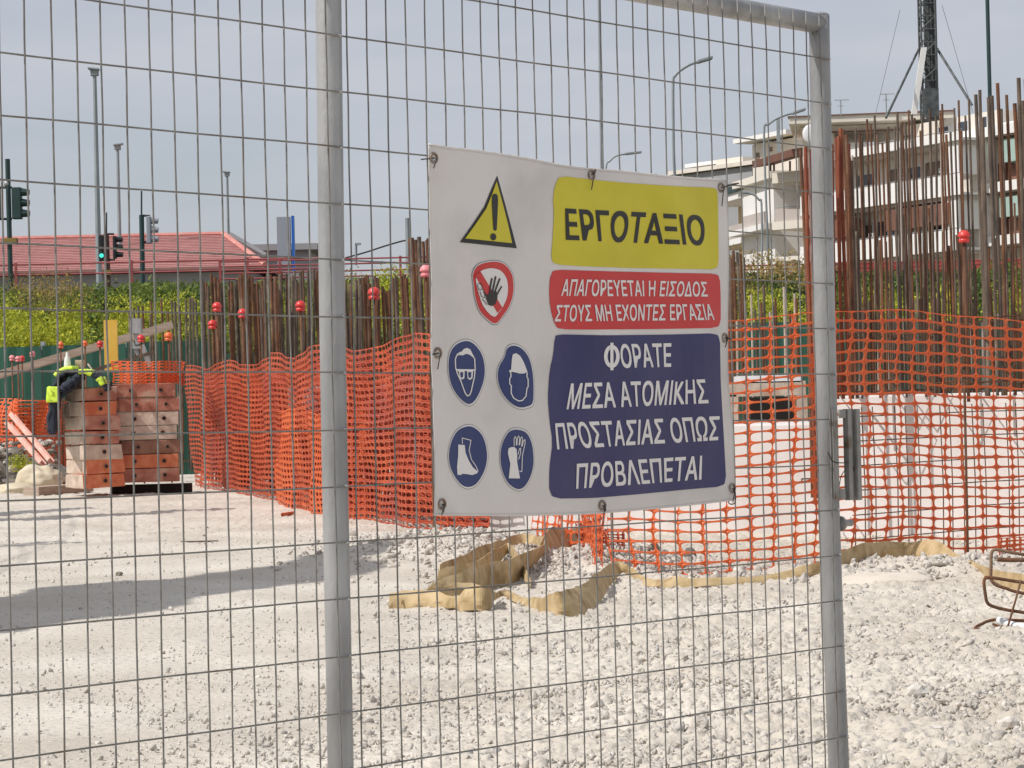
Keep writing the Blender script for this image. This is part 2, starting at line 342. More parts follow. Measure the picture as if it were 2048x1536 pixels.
# ------------------------------------------------------------------ gate in the foreground
rx, ry, rz = -1.91561359e-02, -8.29983615e-01, -2.30748116e-02
def R_(rx, ry, rz):
    cx, sx, cy, sy, cz, sz = math.cos(rx), math.sin(rx), math.cos(ry), math.sin(ry), math.cos(rz), math.sin(rz)
    return Matrix(((cz, -sz, 0), (sz, cz, 0), (0, 0, 1)))@Matrix(((1, 0, 0), (0, cx, -sx), (0, sx, cx)))@Matrix(((cy, 0, sy), (0, 1, 0), (-sy, 0, cy)))
Rf = R_(rx, ry, rz)
def cv(v): return RC*v[0]-UC*v[1]+FW*v[2]
GO = CP+cv((-.766400211, -.518569725, 3.93343624)); EX = cv(Rf.col[0]); ED = cv(Rf.col[1]); GN = EX.cross(ED)
if GN.dot(CP-GO) < 0: GN = -GN
def PL(px, py, n=0.0):               # pixel -> (u along gate, v down) on the mesh plane or one n in front of it
    d = ray(px, py); t = (GO+GN*n-CP).dot(GN)/d.dot(GN); p = CP+d*t-GO
    return p.dot(EX), p.dot(ED)
def GP(u, v, n=0.0): return GO+EX*u+ED*v+GN*n
gate = thing('mesh_gate', 'galvanised welded mesh gate with tubular frame across the foreground', 'gate', GP(0, 1.49))
def rail_end(z=0): return 0
v_top = -.282; v_bot = 1.46
TRN = -.026
MIDL = [PL(x, y, TRN) for x, y in ((654, -300), (657, 0), (664, 600), (671, 1000), (681, 1500), (683, 1700))]
RGTL = [PL(x, y, TRN) for x, y in ((1638, 10), (1638.5, 60), (1647, 500), (1656, 945), (1666, 1240), (1678, 1536), (1681, 1650))]
def uline(L, v): return float(np.interp(v, [q[1] for q in L], [q[0] for q in L]))
u_mid = MIDL[2][0]; u_r0 = RGTL[1][0]; u_r1 = RGTL[5][0]
u_l = u_mid-(u_r0-u_mid)*.98
TR = .0232
def post(L, du_=0, va=v_top-TR*.8):
    b = MB(); n = 24; pts = []
    for k in range(n+1):
        v = va+(v_bot-va)*k/n; pts.append(GP(uline(L, v)+du_, v, -TR-.003))
    b.tube(pts, TR, 28); return b.build('frame_post', M['galv'], gate, True)
post(MIDL, 0, v_top+TR); post(RGTL); post(MIDL, u_l-u_mid)
b = MB(); b.tube([GP(u_l+(u_r0-u_l)*k/12-(0), v_top, -TR-.003) for k in range(13)], TR*.985, 28); b.build('top_rail', M['galv'], gate, True)
b = MB(); b.tube([GP(u_l+(u_r1-u_l)*k/12, v_bot, -TR-.003) for k in range(13)], TR*.985, 28); b.build('bottom_rail', M['galv'], gate, True)
b = MB(); c = GP(u_r0, v_top-TR*.8, -TR-.003); b.ell(c, TR*1.0, TR*1.0, TR*.3, 24, 10); b.build('post_cap', M['galv'], gate, True)
WR = .00165
for i in range(-40, 44):
    b = MB(); u = i*.05; ph = random.uniform(0, 6); a = random.uniform(.0003, .0014); a2 = random.uniform(.0, .0007)
    if i > 43: continue
    dr = random.uniform(-.0006, .0006)
    pts = [GP(u+dr+a*math.sin(ph+v*3.3)+a2*math.sin(ph*2+v*11+i), v, WR+.0005*math.sin(v*31+ph)) for v in np.linspace(v_top-.012, v_bot+.012, 40)]
    b.tube(pts, WR, 6); b.build('wire', M['wire'], gate, True)
for j in range(-2, 15):
    b = MB(); ph = random.uniform(0, 6); a = random.uniform(.0004, .0014)
    ue = uline(RGTL, j*.1)-.004
    pts = [GP(u, j*.1+a*math.sin(ph+u*2.6)+.0005*math.sin(u*13+ph), -WR*.7) for u in np.linspace(-2.0, ue+.008, 70)]
    b.tube(pts, WR, 6); b.build('wire', M['wire'], gate, True)
b = MB()
for j in range(-2, 15):
    ue = uline(RGTL, j*.1)-.004
    for uu in (uline(MIDL, j*.1)+.004, ue+.006):
        p = GP(uu, j*.1, -.004); b.ell(p, .0055, .0055, .0035, 8, 5)
tag(b.build('weld_bead', M['weld'], gate, True), kind='stuff')
# keeper bracket and bolt on the right post
def pbox(b, x0, y0, x1, y1, n0, n1, mi=0):
    u0, v0 = PL(x0, y0, (n0+n1)/2); u1, v1 = PL(x1, y1, (n0+n1)/2); um, vm = (u0+u1)/2, (v0+v1)/2
    b.box(GP(um, vm, (n0+n1)/2), EX*abs(u1-u0)/2, ED*abs(v1-v0)/2, GN*abs(n1-n0)/2, mi)
du = PL(1700, 900)[0]-PL(1660, 900)[0]
ub = u_r0+(u_r1-u_r0)*.6+TR; vt, vb = PL(1680, 818)[1], PL(1690, 998)[1]
b = MB()
pbox(b, 1665, 819, 1678, 998, .001, .006)
pbox(b, 1678.1, 819, 1690, 836, .001, .006); pbox(b, 1678.1, 978, 1690, 998, .001, .006)
pbox(b, 1690.1, 818, 1702, 1000, -.006, .008)
pbox(b, 1702.1, 822, 1706, 996, -.008, -.001)
pbox(b, 1706.1, 818, 1718, 1000, -.010, .008)
b.build('keeper_bracket', M['bracket'], gate, bevel=.001)
b = MB(); vk = PL(1690, 1048)[1]
b.tube([GP(ub-.006, vk, -.022), GP(ub+.004, vk, -.022), GP(ub+.014, vk, -.022), GP(ub+.028, vk, -.022), GP(ub+.044, vk, -.022)], [.018, .017, .010, .007, .0075], 12); b.build('bolt', M['bracket'], gate, True)
b = MB(); vv = PL(1665, 930)[1]
b.tube(cr([GP(ub-.075, vv-.028, .004), GP(ub-.06, vv-.008, .006), GP(ub-.03, vv-.004, .007), GP(ub, vv-.004, .006), GP(ub+.016, vv+.003, .004), GP(ub+.024, vv+.016, .003)], 5), .0013, 6)
b.tube(cr([GP(ub-.012, vv+.012, .006), GP(ub-.025, vv+.018, .007), GP(ub-.033, vv+.03, .006), GP(ub-.038, vv+.055, .004)], 5), .001, 6)
b.build('tie_wire', M['tie'], gate, True)
# ------------------------------------------------------------------ banner
def rip(u, v):                         # gentle folds of the cloth, metres out of the mesh plane
    return .012+.0032*math.sin(9*u+2.1*v+.4)+.0024*math.sin(21*u-6*v)+.0014*math.sin(34*u+11*v+1)+.0016*math.sin(15*v+4*u)
def BP(px, py, off=0.0):
    u, v = PL(px, py); n = rip(u, v)+off; u, v = PL(px, py, n); return GP(u, v, n)
c4 = lambda x, y: (840+x/3.2, 270+y/3.2)
c5 = lambda x, y: (840+x/3.2, 640+y/3.2)
topE = [(857, 289), (905, 296), (965, 303), (1065, 319), (1106, 328), (1162, 336), (1246, 343), (1352, 354), (1452, 361)]
botE = [(868, 1029), (980, 1030), (1090, 1029), (1184, 1026), (1277, 1019), (1371, 1010), (1470, 999)]
lefE = [(857, 289), (859, 426), (863, 582), (862, 702), (866, 796), (869.5, 952), (868, 1029)]
rigE = [(1452, 361), (1455.6, 426), (1457, 489), (1457, 560), (1456, 734), (1465, 846), (1468, 921), (1470, 999)]
def resamp(P, n):
    C = cr([Vector((*p, 0)) for p in P], 12); L = [0]
    for a, b2 in zip(C[:-1], C[1:]): L.append(L[-1]+(b2-a).length)
    out = []
    for k in range(n+1):
        t = L[-1]*k/n; i = min(max(np.searchsorted(L, t)-1, 0), len(C)-2); f = (t-L[i])/max(L[i+1]-L[i], 1e-9); out.append(C[i].lerp(C[i+1], min(max(f, 0), 1)))
    return out
nu, nv = 110, 100
T, B, Lf, Rg = resamp(topE, nu), resamp(botE, nu), resamp(lefE, nv), resamp(rigE, nv)
b = MB()
for j in range(nv+1):
    t = j/nv
    for i in range(nu+1):
        s = i/nu
        p = T[i]*(1-t)+B[i]*t+Lf[j]*(1-s)+Rg[j]*s-(T[0]*(1-s)*(1-t)+T[-1]*s*(1-t)+B[0]*(1-s)*t+B[-1]*s*t)
        b.v.append(tuple(BP(p.x, p.y)))
for j in range(nv):
    for i in range(nu):
        a = j*(nu+1)+i; b.f.append((a, a+nu+1, a+nu+2, a+1)); b.m.append(0)
ban = thing('safety_banner', 'white printed construction site safety banner tied to the gate mesh', 'banner', BP(1160, 660))
o = b.build('cloth', M['banner'], ban, True); sm = o.modifiers.new('s', 'SOLIDIFY'); sm.thickness = .0012; sm.offset = 0
# rolled hems along the top and bottom edge
for E, nm in ((topE, 'hem'), (botE, 'hem')):
    b = MB(); b.tube([BP(q.x, q.y, .000) for q in resamp(E, 60)], .0022, 8); b.build(nm, M['banner'], ban, True)
GRID = 22.0
def decal(polys, m, name, off, closed=True, fill=True):
    """polys: list of pixel polygons; cut on a grid so that they follow the folds"""
    bm = bmesh.new()
    for P in polys:
        vs = [bm.verts.new((x, y, 0)) for x, y in P]
        try: bm.faces.new(vs)
        except Exception: pass
    bmesh.ops.triangulate(bm, faces=bm.faces[:])
    return _decal_finish(bm, m, name, off)
def _decal_finish(bm, m, name, off):
    if not bm.verts: return
    x0 = min(v.co.x for v in bm.verts); x1 = max(v.co.x for v in bm.verts); y0 = min(v.co.y for v in bm.verts); y1 = max(v.co.y for v in bm.verts)
    g = GRID
    for k in range(int(x0//g)+1, int(x1//g)+1): bmesh.ops.bisect_plane(bm, geom=bm.verts[:]+bm.edges[:]+bm.faces[:], plane_co=(k*g, 0, 0), plane_no=(1, 0, 0))
    for k in range(int(y0//g)+1, int(y1//g)+1): bmesh.ops.bisect_plane(bm, geom=bm.verts[:]+bm.edges[:]+bm.faces[:], plane_co=(0, k*g, 0), plane_no=(0, 1, 0))
    for v in bm.verts: v.co = BP(v.co.x, v.co.y, off)
    for f in bm.faces:
        f.normal_update()
        if f.normal.dot(GN) < 0: f.normal_flip()
    me = bpy.data.meshes.new(name); bm.to_mesh(me); bm.free(); me.materials.append(m)
    o = bpy.data.objects.new(name, me); COL.objects.link(o); o.parent = ban; o.matrix_parent_inverse = ban.matrix_basis.inverted()
    return o
def smooth(P, n=6): return [(q.x, q.y) for q in cr([Vector((*p, 0)) for p in P], n, True)]
def scl(P, k, c=None):
    cx = sum(p[0] for p in P)/len(P) if c is None else c[0]; cy = sum(p[1] for p in P)/len(P) if c is None else c[1]
    return [(cx+(x-cx)*k, cy+(y-cy)*k) for x, y in P]
def stroke(P, w):                      # quads along a pixel polyline
    out = []
    for (x0, y0), (x1, y1) in zip(P[:-1], P[1:]):
        L = math.hypot(x1-x0, y1-y0) or 1; nx, ny = -(y1-y0)/L*w/2, (x1-x0)/L*w/2; ex, ey = (x1-x0)/L*w*.3, (y1-y0)/L*w*.3
        out.append([(x0+nx-ex, y0+ny-ey), (x1+nx+ex, y1+ny+ey), (x1-nx+ex, y1-ny+ey), (x0-nx-ex, y0-ny-ey)])
    return out
A4 = lambda L: [c4(*p) for p in L]
A5 = lambda L: [c5(*p) for p in L]
yp = A4([(905, 262), (1100, 285), (1300, 305), (1600, 325), (1870, 337), (1900, 345), (1906, 380), (1910, 600), (1912, 830), (1895, 860), (1600, 855), (1300, 850), (1000, 838), (865, 828), (838, 800), (850, 650), (858, 500), (850, 400), (872, 290)])
rp = A4([(870, 862), (1200, 872), (1600, 882), (1890, 887), (1920, 905), (1925, 1050), (1925, 1210), (1895, 1235), (1500, 1242), (1100, 1245), (900, 1243), (865, 1225), (832, 1100), (825, 980), (838, 880)])
bp = A5([(880, 92), (1200, 98), (1600, 93), (1890, 85), (1920, 110), (1925, 400), (1945, 750), (1960, 1030), (1935, 1065), (1700, 1085), (1400, 1115), (1100, 1140), (870, 1143), (828, 1110), (828, 950), (850, 780), (830, 650), (818, 500), (830, 320), (855, 220), (862, 110)])
def rounded(P, r=10):                  # soften corners a little without overshoot
    out = []; N = len(P)
    for i in range(N):
        a, p, c = P[i-1], P[i], P[(i+1) % N]
        for q in (a, c):
            L = math.hypot(q[0]-p[0], q[1]-p[1]); t = min(r/L, .35); out.append((p[0]+(q[0]-p[0])*t, p[1]+(q[1]-p[1])*t))
    return out
O1, O2, O3, O4 = .0016, .0024, .0032, .0040
decal([rounded(yp)], M['pyellow'], 'yellow_panel', O1)
decal([rounded(rp)], M['pred'], 'red_panel', O1)
decal([rounded(bp)], M['pblue'], 'blue_panel', O1)
def text(s, quad, m, bold=.02):
    cu = bpy.data.curves.new('txt', 'FONT'); cu.body = s; cu.resolution_u = 3; cu.space_character = 1.04
    to = bpy.data.objects.new('txt', cu); COL.objects.link(to); bpy.context.view_layer.update()
    me = to.to_mesh(); base = [v.co.copy() for v in me.vertices]; fc = [tuple(p.vertices) for p in me.polygons]; to.to_mesh_clear(); bpy.data.objects.remove(to)
    x0 = min(v.x for v in base)-bold; x1 = max(v.x for v in base)+bold; y0 = min(v.y for v in base)-bold; y1 = max(v.y for v in base)+bold
    TL, TRr, BR, BL = quad; parts = []
    # the strokes are thickened by laying shifted copies a hair apart
    ym = (TL[1]+TRr[1]+BL[1]+BR[1])/4; ph = TL[0]*.013+ym*.031
    sh = [(-1, -.7), (1, -.7), (-1, .7), (1, .7), (0, 0)]
    for q, (dx, dy) in enumerate(sh):
        bm = bmesh.new(); vs = []
        for v in base:
            s_ = (v.x+dx*bold-x0)/(x1-x0); t_ = (y1-v.y-dy*bold)/(y1-y0)
            vs.append(bm.verts.new((TL[0]*(1-s_)*(1-t_)+TRr[0]*s_*(1-t_)+BR[0]*s_*t_+BL[0]*(1-s_)*t_, TL[1]*(1-s_)*(1-t_)+TRr[1]*s_*(1-t_)+BR[1]*s_*t_+BL[1]*(1-s_)*t_, 0)))
        for v in vs:      # the creases of the cloth slant the letters here and there
            yl = ym+(TRr[1]-TL[1])*((v.co.x-TL[0])/(TRr[0]-TL[0])-.5); v.co.x += .13*math.sin(v.co.x*.033+ph)*(yl-v.co.y)
        for f in fc:
            try: bm.faces.new([vs[i] for i in f])
            except Exception: pass
        parts.append(_decal_finish(bm, m, 'lettering', O2+q*.00008))
    big = bmesh.new()
    for o in parts: big.from_mesh(o.data)
    me = bpy.data.meshes.new('lettering'); big.to_mesh(me); big.free(); me.materials.append(m)
    for o in parts[1:]: bpy.data.objects.remove(o)
    parts[0].data = me; return parts[0]
text('ΕΡΓΟΤΑΞΙΟ', A4([(932, 465), (1822, 512), (1822, 712), (932, 676)]), M['pblack'], .026)
text('ΑΠΑΓΟΡΕΥΕΤΑΙ Η ΕΙΣΟΔΟΣ', A4([(912, 920), (1838, 938), (1840, 1036), (907, 1032)]), M['pwhite'], .020)
text('ΣΤΟΥΣ ΜΗ ΕΧΟΝΤΕΣ ΕΡΓΑΣΙΑ', A4([(868, 1086), (1872, 1080), (1882, 1186), (868, 1196)]), M['pwhite'], .020)
text('ΟΡΑΤΕ', A5([(1284, 152), (1602, 145), (1615, 303), (1284, 310)]), M['pwhite'], .022)
def ell_(cx, cy, rx_, ry_, n=28, a0=0, a1=2*math.pi): return [(cx+rx_*math.cos(a), cy+ry_*math.sin(a)) for a in np.linspace(a0, a1, n)]
decal([A5(ell_(1228, 233, 50, 74, 20, -.5*math.pi, .5*math.pi)+ell_(1228, 233, 27, 50, 20, .5*math.pi, -.5*math.pi)), A5(ell_(1227.6, 233, 50, 74, 20, .5*math.pi, 1.5*math.pi)+ell_(1227.6, 233, 27, 50, 20, 1.5*math.pi, .5*math.pi))], M['pwhite'], 'lettering', O2)
decal([A5([(1218, 146), (1238, 145), (1238, 321), (1218, 322)])], M['pwhite'], 'letter_stem', O2+.0006)
text('ΜΕΣΑ ΑΤΟΜΙKΗΣ', A5([(956, 403), (1832, 376), (1840, 536), (948, 576)]), M['pwhite'], .020)
text('ΠΡΟΣΤΑΣΙΑΣ ΟΠΩΣ', A5([(856, 658), (1912, 612), (1914, 772), (884, 832)]), M['pwhite'], .020)
text('ΠΡΟΒΛΕΠΕΤΑΙ', A5([(998, 917), (1800, 865), (1806, 1024), (1006, 1084)]), M['pwhite'], .020)
# warning triangle
tri = A4([(495, 260), (545, 440), (585, 590), (620, 725), (520, 715), (390, 700), (255, 686), (330, 580), (410, 460), (455, 350)])
decal([tri], M['pblack'], 'warning_triangle', O1)
decal([A4([(491, 296), (530, 440), (563, 570), (590, 692), (480, 681), (375, 670), (290, 662), (350, 580), (425, 470), (465, 370)])], M['pyellow'], 'triangle_field', O2)
decal([A4([(462, 390), (470, 378), (488, 376), (498, 388), (500, 420), (496, 520), (491, 608), (480, 614), (470, 606), (465, 520), (460, 430)])], M['pblack'], 'exclamation_mark', O3)
decal([A4([(470+19*math.cos(a), 652+23*math.sin(a)) for a in np.linspace(0, 6.283, 16, endpoint=False)])], M['pblack'], 'exclamation_mark', O3)
# no entry ring
ring = smooth(A4([(470, 800), (545, 820), (592, 880), (606, 960), (598, 1040), (572, 1110), (535, 1165), (485, 1218), (425, 1185), (375, 1125), (348, 1040), (338, 960), (333, 885), (370, 825)]))
decal([ring], M['pgrey'], 'ring_outline', O1); rc = c4(475, 985)
decal([scl(ring, .975, rc)], M['pwhite'], 'ring_border', O1+.0004); decal([scl(ring, .945, rc)], M['pred'], 'prohibition_ring', O2)
inner = smooth(A4([(455, 853), (515, 868), (552, 915), (563, 975), (556, 1040), (530, 1100), (505, 1135), (478, 1163), (440, 1140), (400, 1085), (378, 1020), (362, 960), (360, 905), (395, 868)]))
decal([inner], M['pwhite'], 'ring_field', O3)
decal([A4([(352, 900), (387, 872), (528, 1105), (497, 1140)])], M['pred'], 'slash', O3+.0004)
hand = [A4([(425, 1030), (450, 1000), (490, 1000), (497, 1040), (485, 1080), (462, 1095), (440, 1088), (428, 1060)])]
for P, wd in (([(440, 1050), (410, 1005)], 9), ([(447, 1020), (452, 965), (461, 920)], 10), ([(463, 1010), (476, 950), (485, 908)], 10), ([(478, 1010), (496, 960), (511, 920)], 10), ([(487, 1035), (505, 1000), (523, 970)], 9)):
    hand += stroke(A4(P), wd/3.2)
decal(hand, M['pblack'], 'hand_symbol', O4+.0006)
decal(stroke(A4([(370, 955), (385, 948), (398, 960), (400, 985), (412, 1000), (418, 1035)]), 1.3)+stroke(A4([(368, 960), (378, 990), (395, 990)]), 1.3)+stroke(A4([(385, 1000), (395, 1035), (425, 1045)]), 1.3)+stroke(A4([(400, 1050), (430, 1085)]), 1.3), M['pblack'], 'cuff_lines', O4+.0006)
# four mandatory signs
circ = {'A': [(290, 135), (340, 150), (388, 205), (410, 270), (414, 345), (398, 420), (362, 500), (322, 537), (280, 522), (232, 470), (198, 400), (184, 310), (192, 220), (228, 162)],
 'B': [(600, 165), (650, 182), (696, 240), (720, 330), (727, 430), (722, 525), (690, 552), (630, 557), (570, 520), (520, 450), (499, 370), (507, 300), (541, 240), (560, 183)],
 'C': [(300, 682), (352, 692), (400, 742), (425, 820), (428, 900), (405, 980), (360, 1048), (305, 1069), (255, 1043), (207, 970), (187, 890), (196, 800), (237, 715)],
 'D': [(620, 702), (680, 722), (714, 785), (726, 865), (724, 940), (700, 1018), (660, 1073), (615, 1079), (562, 1038), (527, 960), (516, 870), (531, 785), (570, 718)]}
for k, P in circ.items():
    q = smooth(A5(P)); decal([scl(q, 1.075)], M['pgrey'], 'disc_outline', O1-.0004); decal([scl(q, 1.055)], M['pwhite'], 'disc_border', O1); decal([q], M['pblue2'], 'blue_disc', O2)
W = M['pwhite']; sw = 7/3.2
decal(stroke(A5([(228, 300), (226, 250), (240, 218), (262, 205)]), sw)+stroke(A5([(330, 212), (350, 250), (353, 310), (348, 365), (328, 455), (318, 480), (303, 486), (288, 465), (262, 392), (240, 345), (228, 305)]), sw)
      + [A5([(238, 228), (262, 208), (280, 185), (300, 178), (322, 188), (334, 212), (340, 240), (318, 222), (296, 216), (275, 226), (255, 224)])]
      + [A5([(230, 314), (355, 316), (353, 326), (232, 326)]), A5([(246, 324), (286, 324), (284, 372), (270, 382), (254, 372)]), A5([(300, 324), (340, 324), (336, 372), (320, 384), (304, 374)])], W, 'goggles_symbol', O3)
decal([A5([(258, 334), (277, 334), (276, 364), (268, 370), (261, 364)]), A5([(308, 334), (330, 334), (327, 366), (319, 372), (311, 366)])], M['pblue2'], 'lens', O4)
decal([A5([(582, 330), (588, 250), (594, 220), (615, 212), (640, 228), (662, 265), (678, 305), (688, 332), (668, 342), (640, 343), (610, 335)]), A5([(570, 322), (586, 318), (584, 334), (572, 334)])]
      + stroke(A5([(580, 335), (583, 360), (574, 375), (574, 408), (584, 420), (584, 470), (600, 500), (630, 518), (655, 515), (678, 488), (684, 440), (692, 425), (692, 380), (684, 360), (686, 338)]), sw), W, 'helmet_symbol', O3)
decal([A5([(245, 797), (286, 800), (292, 850), (312, 900), (340, 945), (368, 968), (368, 980), (335, 992), (300, 986), (268, 984), (266, 992), (240, 990), (237, 940), (244, 870)])]
      + stroke(A5([(272, 790), (270, 755), (326, 770), (314, 835), (330, 895), (356, 932), (372, 968)]), 1.5), W, 'boot_symbol', O3)
decal([A5([(562, 850), (566, 824), (578, 815), (602, 812), (618, 826), (622, 870), (622, 910), (640, 1014), (568, 1013), (578, 920)])]
      + stroke(A5([(603, 806), (602, 758), (610, 745), (616, 760), (616, 800)]), 1.5)+stroke(A5([(620, 800), (624, 752), (632, 742), (637, 756), (634, 800)]), 1.5)
      + stroke(A5([(638, 800), (644, 756), (652, 748), (656, 762), (650, 808)]), 1.5)+stroke(A5([(654, 808), (662, 772), (672, 765), (672, 790), (655, 870), (652, 970), (638, 968)]), 1.5)+stroke(A5([(628, 860), (636, 825), (644, 820), (644, 850), (632, 890)]), 1.5), W, 'glove_symbol', O3)
# dirt creases printed by handling
# eyelets with wire ties
for k, (x, y, dx, dy) in enumerate([(868, 316, -18, 2), (1183, 350, 3, -12), (1443, 375, 30, -8), (1450, 676, 8, 3), (1465, 976, 0, 30), (1205, 1011, 0, 14), (884, 1008, -4, 18), (876, 706, -18, 3)]):
    p = BP(x, y, .002); b = MB(); n = 20
    ring_p = [p+EX*math.cos(a)*.0085+ED*math.sin(a)*.0085 for a in np.linspace(0, 2*math.pi, n+1)]
    b.tube(ring_p, .0024, 8); b.build('eyelet', M['eyelet'], ban, True)
    b = MB(); q = BP(x+dx, y+dy, -.008)
    b.tube(cr([p-EX*.003+GN*.002, p+GN*.007+(q-p)*.3, q+GN*.006, q-GN*.01, p+(q-p)*.4-GN*.004], 5), .0013, 6)
    b.tube(cr([p+GN*.006, p+GN*.008+ED*.008-EX*.004, p+GN*.006+ED*(.02+.01*(k % 3))-EX*.008], 4), .0011, 6)
    b.build('tie_wire', M['tie'], ban, True)
#@@PART2
# ------------------------------------------------------------------ concrete footing behind the right net
def wallbox(name, a, b_, z0, z1, th, m, label, cat, parts=1, lift=0):
    a = Vector((a[0], a[1], 0)); b_ = Vector((b_[0], b_[1], 0)); t = (b_-a); L = t.length; t.normalize(); n = Vector((-t.y, t.x, 0))
    if n.y < 0: n = -n
    mb = MB(); mb.box((a+b_)/2+n*th/2+Vector((0, 0, (z0+z1)/2)), t*L/2, n*th/2, (0, 0, (z1-z0)/2)); o = mb.build(name, m, bevel=.012)
    return tag(o, label, cat)
cA = D(975, 1000, 17.3); cB = D(1668, 1000, 15.9); cC = D(2200, 1000, 14.7)
zlow = zat(1540, 848, 16.1); zhi = zat(1800, 789, 15.4)
wallbox('concrete_footing', cA, cB, -.1, zlow, 1.1, M['conc'], 'lower pale concrete footing behind the orange net left of the right gate post', 'concrete footing')
cBb = cB+(cC-cB).normalized()*.006
wallbox('concrete_footing', cBb, cC, -.1, zhi, 1.4, M['conc'], 'taller pale concrete footing behind the orange net right of the gate post', 'concrete footing')
p1, p2 = D(985, 1080, 16.6), D(1096, 1080, 16.4)
wallbox('timber_board', p1, p2, -.02, .045, .3, M['conc2'], 'short grey board lying at the foot of the concrete below the banner', 'board')
# ------------------------------------------------------------------ orange nets
def net(path, h, label, m, colw=.114, rowh=.05, n=8, hw=.44, hh=.40, ex_=.58, wav=.02, z0=0, seed=0, sag=.01, fold=0, group=None, lean=0.0, ragged=0, solid=True, z1f=None):
    P = cr([Vector((p[0], p[1], 0)) for p in path], 20); Ls = [0]
    for a, c in zip(P[:-1], P[1:]): Ls.append(Ls[-1]+(c-a).length)
    Ls = np.array(Ls); PX = np.array([p.x for p in P]); PY = np.array([p.y for p in P])
    nc = max(2, int(Ls[-1]/colw)); nr = int(round(h/rowh)); r = np.random.default_rng(seed); ph = r.uniform(0, 6, 8)
    def Sf(a, c):
        s = a*colw; s = np.clip(s, 0, Ls[-1]); z = c*rowh
        sj = s+.018*np.sin(c*.7+ph[0])*np.sin(s*1.9+ph[1])
        x = np.interp(sj, Ls, PX); y = np.interp(sj, Ls, PY)
        dx = np.interp(np.clip(s+.05, 0, Ls[-1]), Ls, PX)-np.interp(np.clip(s-.05, 0, Ls[-1]), Ls, PX); dy = np.interp(np.clip(s+.05, 0, Ls[-1]), Ls, PY)-np.interp(np.clip(s-.05, 0, Ls[-1]), Ls, PY)
        L = np.hypot(dx, dy)+1e-9; nx, ny = -dy/L, dx/L
        wv = wav*(np.sin(s*3.1+ph[2]+z*1.5)+.6*np.sin(s*7.3+ph[3]-z*3)+.35*np.sin(z*9+s*2+ph[4]))+fold*np.sin(s*19+ph[5]+z*1.2)
        x = x+nx*(wv+lean*z); y = y+ny*(wv+lean*z)
        zz = z0+z*(1-.03*np.sin(s*2.2+ph[6]))+sag*np.sin(s*1.7+ph[7]+z)*(z/h)+.5*sag*np.sin(s*9+c*.9+ph[1])
        if z1f is not None: zz = z1f(s/Ls[-1], z/h)*zz
        zz = zz+h_np(x, y)*(1-z/h)
        return x, y, zz
    th = np.linspace(0, 2*math.pi, n, endpoint=False)+(0 if n == 8 else 0)
    cs, sn = np.cos(th), np.sin(th); mxx = np.maximum(abs(cs), abs(sn)); ox, oy = cs/mxx*.5, sn/mxx*.5
    ex = ex_; ix = np.sign(cs)*abs(cs)**ex*hw; iy = np.sign(sn)*abs(sn)**ex*hh
    I, K = np.meshgrid(np.arange(nc), np.arange(nr)); I = I.ravel(); K = K.ravel()
    if ragged:
        keep = r.random(len(I)) > ragged; I = I[keep]; K = K[keep]
    A = I[:, None]+.5+np.concatenate([ox, ix])[None]; C = K[:, None]+.5+np.concatenate([oy, iy])[None]
    jx = r.uniform(-.035, .035, (len(I), 1)); A[:, n:] += jx
    x, y, z = Sf(A, C); V = np.stack([x, y, z], -1).reshape(-1, 3)
    q = np.array([[k, (k+1) % n, n+(k+1) % n, n+k] for k in range(n)]); F = (q[None]+(np.arange(len(I))*2*n)[:, None, None]).reshape(-1, 4)
    o = npmesh('orange_net', V, F, m)
    if solid: sm = o.modifiers.new('s', 'SOLIDIFY'); sm.thickness = .002
    return tag(o, label, 'safety net', group)
g = lambda x, y: G(x, y, 0)
rn = [g(1218, 1152), g(1400, 1150), g(1640, 1140), g(1850, 1122), g(2060, 1106), g(2300, 1086)]
net(rn, 1.30, 'bright orange plastic net stretched in front of the pale concrete on the right', M['net'], n=16, hw=.462, hh=.41, wav=.012, seed=2, rowh=.054, colw=.122)
up = [p+Vector((0, .05, 0)) for p in rn]
net([g(1084, 1092), g(1110, 1098), g(1150, 1112), g(1190, 1132), g(1219, 1152)], .62, 'loose orange net end gathered in folds at the corner below the banner', M['net'], colw=.055, rowh=.058, n=8, wav=.03, fold=.03, seed=9, hw=.43, hh=.42)
net([g(1165, 1098), g(1190, 1106), g(1222, 1122)], .16, 'crumpled bunch of orange net on the rubble beside the tan strap', M['netred'], colw=.03, rowh=.022, wav=.03, fold=.05, seed=11, hw=.36, hh=.3)
ln = [g(975, 1066), g(864, 1062), g(760, 1046), g(642, 1027), g(540, 1000), g(450, 984), g(383, 970)]
net(ln, 1.33, 'long dusty orange net receding on the left between post and timber stacks', M['netred'], colw=.10, rowh=.052, wav=.03, seed=21, hw=.45, hh=.31, sag=.006)
off = lambda L, dx, dy: [p+Vector((dx, dy, 0)) for p in L]
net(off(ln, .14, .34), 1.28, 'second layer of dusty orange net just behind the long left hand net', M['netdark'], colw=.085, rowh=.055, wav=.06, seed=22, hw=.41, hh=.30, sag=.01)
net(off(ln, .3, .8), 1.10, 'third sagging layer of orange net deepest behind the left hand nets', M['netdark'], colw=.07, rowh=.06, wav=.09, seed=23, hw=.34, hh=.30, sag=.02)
net([g(735, 1040)+Vector((0, -.05, 0)), g(690, 1034)+Vector((0, -.08, 0)), g(640, 1026)+Vector((0, -.12, 0)), g(552, 1002)+Vector((0, -.15, 0))], .86, 'lighter half height orange net strip left of the middle post', M['net'], colw=.09, rowh=.05, wav=.03, seed=24, hw=.36, hh=.30)
